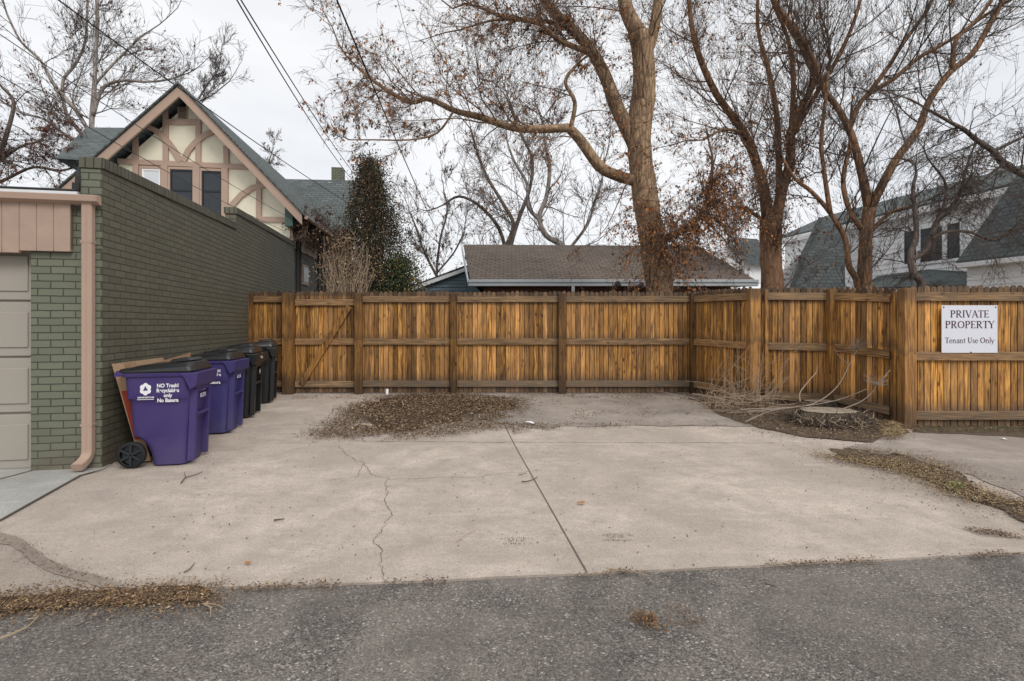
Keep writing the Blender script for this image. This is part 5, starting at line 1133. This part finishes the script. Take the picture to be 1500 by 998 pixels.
sheet('leaf_mould', wob(gp((540, 597), (560, 587), (610, 580), (690, 582), (750, 592), (745, 605), (700, 606), (660, 618), (610, 630), (560, 632), (540, 620)), .12, .1, 21), .0235, M['soil_leaf'])
litter('leaf_litter', gp((760, 590), (1010, 576), (1080, 612), (1180, 650), (1100, 640), (900, 622), (770, 620)), 2600, 'loose scatter of leaf crumbs over the older grey slab by the fence', 'leaf litter', thresh=.12, seed=41, size=.02, straw=.15, soft=.25, off=.022, pile=.005, nsc=2.4)
litter('leaf_litter', gp((740, 622), (860, 622), (930, 627), (860, 630), (750, 637)), 700, 'thin line of dark leaf crumbs along the slab joint', 'leaf litter', thresh=-.1, seed=5, off=.02, soft=.08)
litter('leaf_litter', gp((-120, 905), (-20, 878), (120, 868), (330, 864), (332, 884), (240, 892), (120, 893), (0, 906)), 9000, 'band of golden brown leaf litter in the gutter at the lower left', 'leaf litter', cols=LIT + [(.26, .15, .07), (.34, .21, .10), (.20, .12, .06)], thresh=-.05, seed=6, off=.016, size=.013, straw=.16, soft=.16, pile=.006)
litter('leaf_litter', gp((520, 600), (560, 588), (610, 580), (690, 581), (755, 590), (745, 606), (700, 608), (660, 620), (610, 632), (540, 640), (500, 625)), 13000, 'dense heart of the brown leaf patch before the back fence', 'leaf litter', cols=LIT + [(.34, .25, .17), (.28, .20, .13)], thresh=-.25, seed=33, size=.028, pile=.014, off=.026, soft=.15)
litter('straw_litter', gp((1195, 668), (1260, 658), (1330, 668), (1410, 688), (1450, 722), (1520, 746), (1620, 788), (1500, 772), (1400, 740), (1330, 704), (1250, 686)), 7000, 'thin scatter of crumbs spreading from the dirt strip over the concrete', 'leaf litter', thresh=-.5, seed=37, size=.016, straw=.25, soft=.5, off=.028, pile=.01)
sheet('leaf_mould', wob(gp((-120, 905), (-20, 880), (120, 869), (300, 866), (318, 874), (300, 884), (160, 889), (0, 902)), .025, .06, 31), .0195, M['soil_leaf'])
litter('leaf_litter', gp((-60, 772), (0, 784), (62, 820), (112, 841), (190, 866), (100, 853), (15, 806), (-60, 790)), 900, 'dark crumbs along the damp seam at the near left corner', 'leaf litter', cols=[(.09, .06, .045), (.15, .11, .08)], thresh=-.2, seed=44, off=.024, size=.010, soft=.12, pile=.003)
litter('leaf_litter', gp((330, 863), (860, 843), (1500, 812), (1500, 818), (860, 850), (330, 873)), 1500, 'crumbs of leaf litter along the seam between concrete and asphalt', 'leaf litter', cols=LIT, thresh=-.02, seed=16, off=.014, size=.014, straw=.15, soft=.03)
litter('straw_litter', gp((1195, 672), (1260, 662), (1330, 672), (1400, 690), (1440, 722), (1520, 748), (1620, 790), (1500, 768), (1400, 735), (1340, 702), (1250, 684)), 17000, 'straw and dry leaves in the dirt strip at the right of the pad', 'leaf litter', cols=LIT + STR, thresh=-.16, seed=7, off=.03, size=.014, straw=.22, soft=.2, green=.012)
litter('bed_litter', gp((1010, 580), (1100, 594), (1215, 583), (1330, 628), (1335, 640), (1270, 652), (1180, 645), (1110, 630), (1040, 604)), 12000, 'twigs, leaves and dry bits over the dirt bed around the stumps', 'leaf litter', cols=LIT, thresh=-.3, seed=8, off=.03, size=.022, straw=.22, soft=.22)
litter('dry_grass', gp((1290, 628), (1320, 628), (1325, 645), (1295, 648)), 1300, 'clump of pale dry grass at the foot of the right fence post', 'grass', cols=[(.34, .26, .15), (.25, .18, .10), (.42, .33, .2)], thresh=-2, seed=9, off=.03, size=.035, straw=1.0, soft=.1, pile=.07)
litter('weed_strip', gp((1337, 627), (1900, 627), (1900, 642), (1337, 636)), 3600, 'low green weeds and leaf crumbs under the right fence', 'weeds', cols=LIT, thresh=-.3, seed=10, off=.026, size=.026, straw=.2, soft=.1, green=.5)
litter('weed_tuft', gp((1388, 716), (1405, 712), (1412, 724), (1395, 727)), 260, 'small green and yellow weed tuft in the dirt strip', 'weeds', cols=STR, thresh=-2, seed=12, off=.03, size=.03, soft=.05, green=.7, straw=.5)
litter('fence_foot_litter', gp((430, 582), (520, 580), (1010, 572), (1040, 590), (900, 586), (700, 583), (430, 588)), 4200, 'crumbs and dead stalks along the foot of the back fence', 'leaf litter', thresh=-.15, seed=13, off=.022, size=.024, straw=.2, soft=.1)
litter('pad_specks', gp((60, 850), (150, 700), (400, 600), (1000, 590), (1180, 650), (1480, 790), (1450, 805), (860, 838), (200, 858)), 1500, 'tiny dark crumbs scattered over the concrete pad', 'leaf litter', cols=[(.10, .07, .05), (.06, .045, .035), (.2, .14, .1)], thresh=-2, seed=14, off=.014, size=.014, straw=.06, soft=.1, pile=.003)
litter('wall_foot_litter', [gw(.0, .1, 0).xy, gw(.0, 4.2, 0).xy, gw(.35, 4.2, 0).xy, gw(.28, .1, 0).xy], 1400, 'dark leaf debris along the foot of the brick wall', 'leaf litter', cols=[(.05, .035, .028), (.09, .06, .04)], thresh=-.4, seed=15, off=.02, size=.03, soft=.08)
litter('pad_litter', gp((930, 905), (1000, 895), (1010, 915), (940, 922)), 500, 'rusty brown leaf smear on the asphalt at lower middle', 'leaf litter', cols=[(.22, .12, .06), (.16, .10, .06)], thresh=-.1, seed=17, off=.006, size=.014, soft=.08)
litter('pad_litter', gp((1410, 778), (1460, 782), (1500, 792), (1560, 800), (1440, 788)), 600, 'short dark litter streak near the right end of the slab edge', 'leaf litter', cols=LIT, thresh=-.3, seed=18, off=.016, size=.014, soft=.03)
def tw(pxs, label, r_=.004, mat='stick', forks=()):
    pts = [G(*p_) + Vector((0, 0, .02 + r_)) for p_ in pxs]; ps = [(pts, r_, r_*.5)]
    for f in forks: ps.append(([G(*p_) + Vector((0, 0, .022 + r_)) for p_ in f], r_*.7, r_*.35))
    return stickobj('twig', ps, M[mat], label, 'twig', 'fallen twigs on the pavement')
tw([(265, 712), (272, 704), (285, 700), (297, 695)], 'dark forked twig on the concrete just in front of the nearest bin', .005, 'twig', [[(272, 704), (270, 696)]])
tw([(270, 845), (278, 840), (285, 831)], 'short dark curved twig on the concrete near the leaf litter band', .004, 'twig')
tw([(0, 944), (20, 936), (42, 925), (56, 910)], 'long pale curved stalk on the asphalt at the lower left edge', .005, 'stick', [[(40, 916), (54, 914)]])
tw([(112, 926), (130, 917), (150, 908)], 'dark straight twig on the asphalt right of the pale stalk', .005, 'twig')
tw([(118, 957), (128, 952), (140, 947)], 'short dark twig on the asphalt, lowest at the left', .004, 'twig')
tw([(298, 892), (308, 898), (308, 912)], 'pale hooked stalk on the asphalt below the litter band', .004, 'stick', [[(300, 892), (316, 894), (332, 901)]])
tw([(400, 700, ), (401, 768), ], 'x', .004) if False else None
tw([(401, 768), (408, 767), (417, 766)], 'dark splinter on the concrete left of the long crack', .007, 'twig')
tw([(764, 710), (775, 709), (788, 703)], 'dark leaf stalk lying across the expansion joint', .006, 'twig', [[(760, 700), (772, 698)]])
tw([(803, 742), (822, 745), (838, 744), (855, 741)], 'rust coloured dry leaf stalk right of the expansion joint', .004, 'rust', [[(838, 744), (850, 738)]]) if 'rust' in M else None
tw([(892, 840), (920, 842), (950, 850)], 'pale stalk lying on the seam between concrete and asphalt', .004, 'stick')
tw([(1120, 862), (1128, 864), (1138, 867)], 'dark twig on the asphalt right of centre', .005, 'twig')
tw([(668, 799), (680, 790), (695, 782)], 'thin pale curved twig on the concrete left of the contractor stamp', .0025, 'stick')
tw([(780, 574), (792, 567), (806, 557)], 'pale stalk leaning on the foot of the back fence', .004, 'stick')
def scrap(px, py, s_, label, mat, cat='litter', nm='paper_scrap'):
    q = G(px, py); r_ = random.Random(int(px)); k = MB(); n = 7; top = [(s_*r_.uniform(.6, 1.1)*math.cos(2*math.pi*i/n), s_*.6*r_.uniform(.6, 1.1)*math.sin(2*math.pi*i/n), r_.uniform(.0, .5)*s_) for i in range(n)]
    k.add(top + [(0, 0, s_*.55)], [(i, (i+1) % n, n) for i in range(n)]); o = k.build(nm, mat, None); o.location = (q.x, q.y, q.z + .022); tag(o, label, cat); return o
M['rust'] = plain('rust_leaf', (.34, .15, .06), .8, .2, 9)
scrap(777, 624, .07, 'crumpled white paper scrap on the concrete right of the leaf patch', M['white'])
scrap(532, 597, .04, 'tiny white scrap among the leaves at left', M['white']); scrap(691, 609, .035, 'tiny white scrap among the leaves at right', M['white'])
scrap(1071, 592, .05, 'small white scrap in the dirt by the fence corner', M['white']); scrap(1470, 647, .04, 'small white scrap before the weeds at the right fence', M['white'])
scrap(851, 742, .035, 'orange brown dry leaf right of the expansion joint', M['rust'], 'leaf', 'dead_leaf'); scrap(364, 831, .022, 'single orange leaf near the front of the concrete', M['rust'], 'leaf', 'dead_leaf')
# contractor stamps pressed in the concrete
def stamp(px, py, label, seed):
    r_ = random.Random(seed); q = G(px, py); k = MB()
    for row, (hw, dz) in enumerate(((.20, .10), (.11, .055), (.11, .015), (.17, -.05))):
        x_ = -hw
        while x_ < hw:
            lw = r_.uniform(.012, .024); yy = dz - .10*((x_/.2)**2)*(.35 if row == 0 else -.0)
            for _ in range(r_.randint(2, 4)):
                a_ = Vector((x_ + r_.uniform(0, lw), yy + r_.uniform(-.013, .013), 0)); b_ = Vector((x_ + r_.uniform(0, lw), yy + r_.uniform(-.013, .013), 0)); d = b_ - a_
                if d.length < .006: continue
                s2 = Vector((-d.y, d.x, 0)).normalized()*.0032; k.add([a_+s2, b_+s2, b_-s2, a_-s2], [(0, 1, 2, 3)])
            x_ += lw + r_.choice([.008, .008, .008, .03])
    o = k.build('contractor_stamp', M['groove'], pad, uv=False); o.location = (q.x, q.y, .0165); o.scale = (.52, .62, 1); o['label'] = label
stamp(758, 797, 'worn contractor stamp left of the joint', 3); stamp(903, 792, 'worn contractor stamp right of the joint', 4)
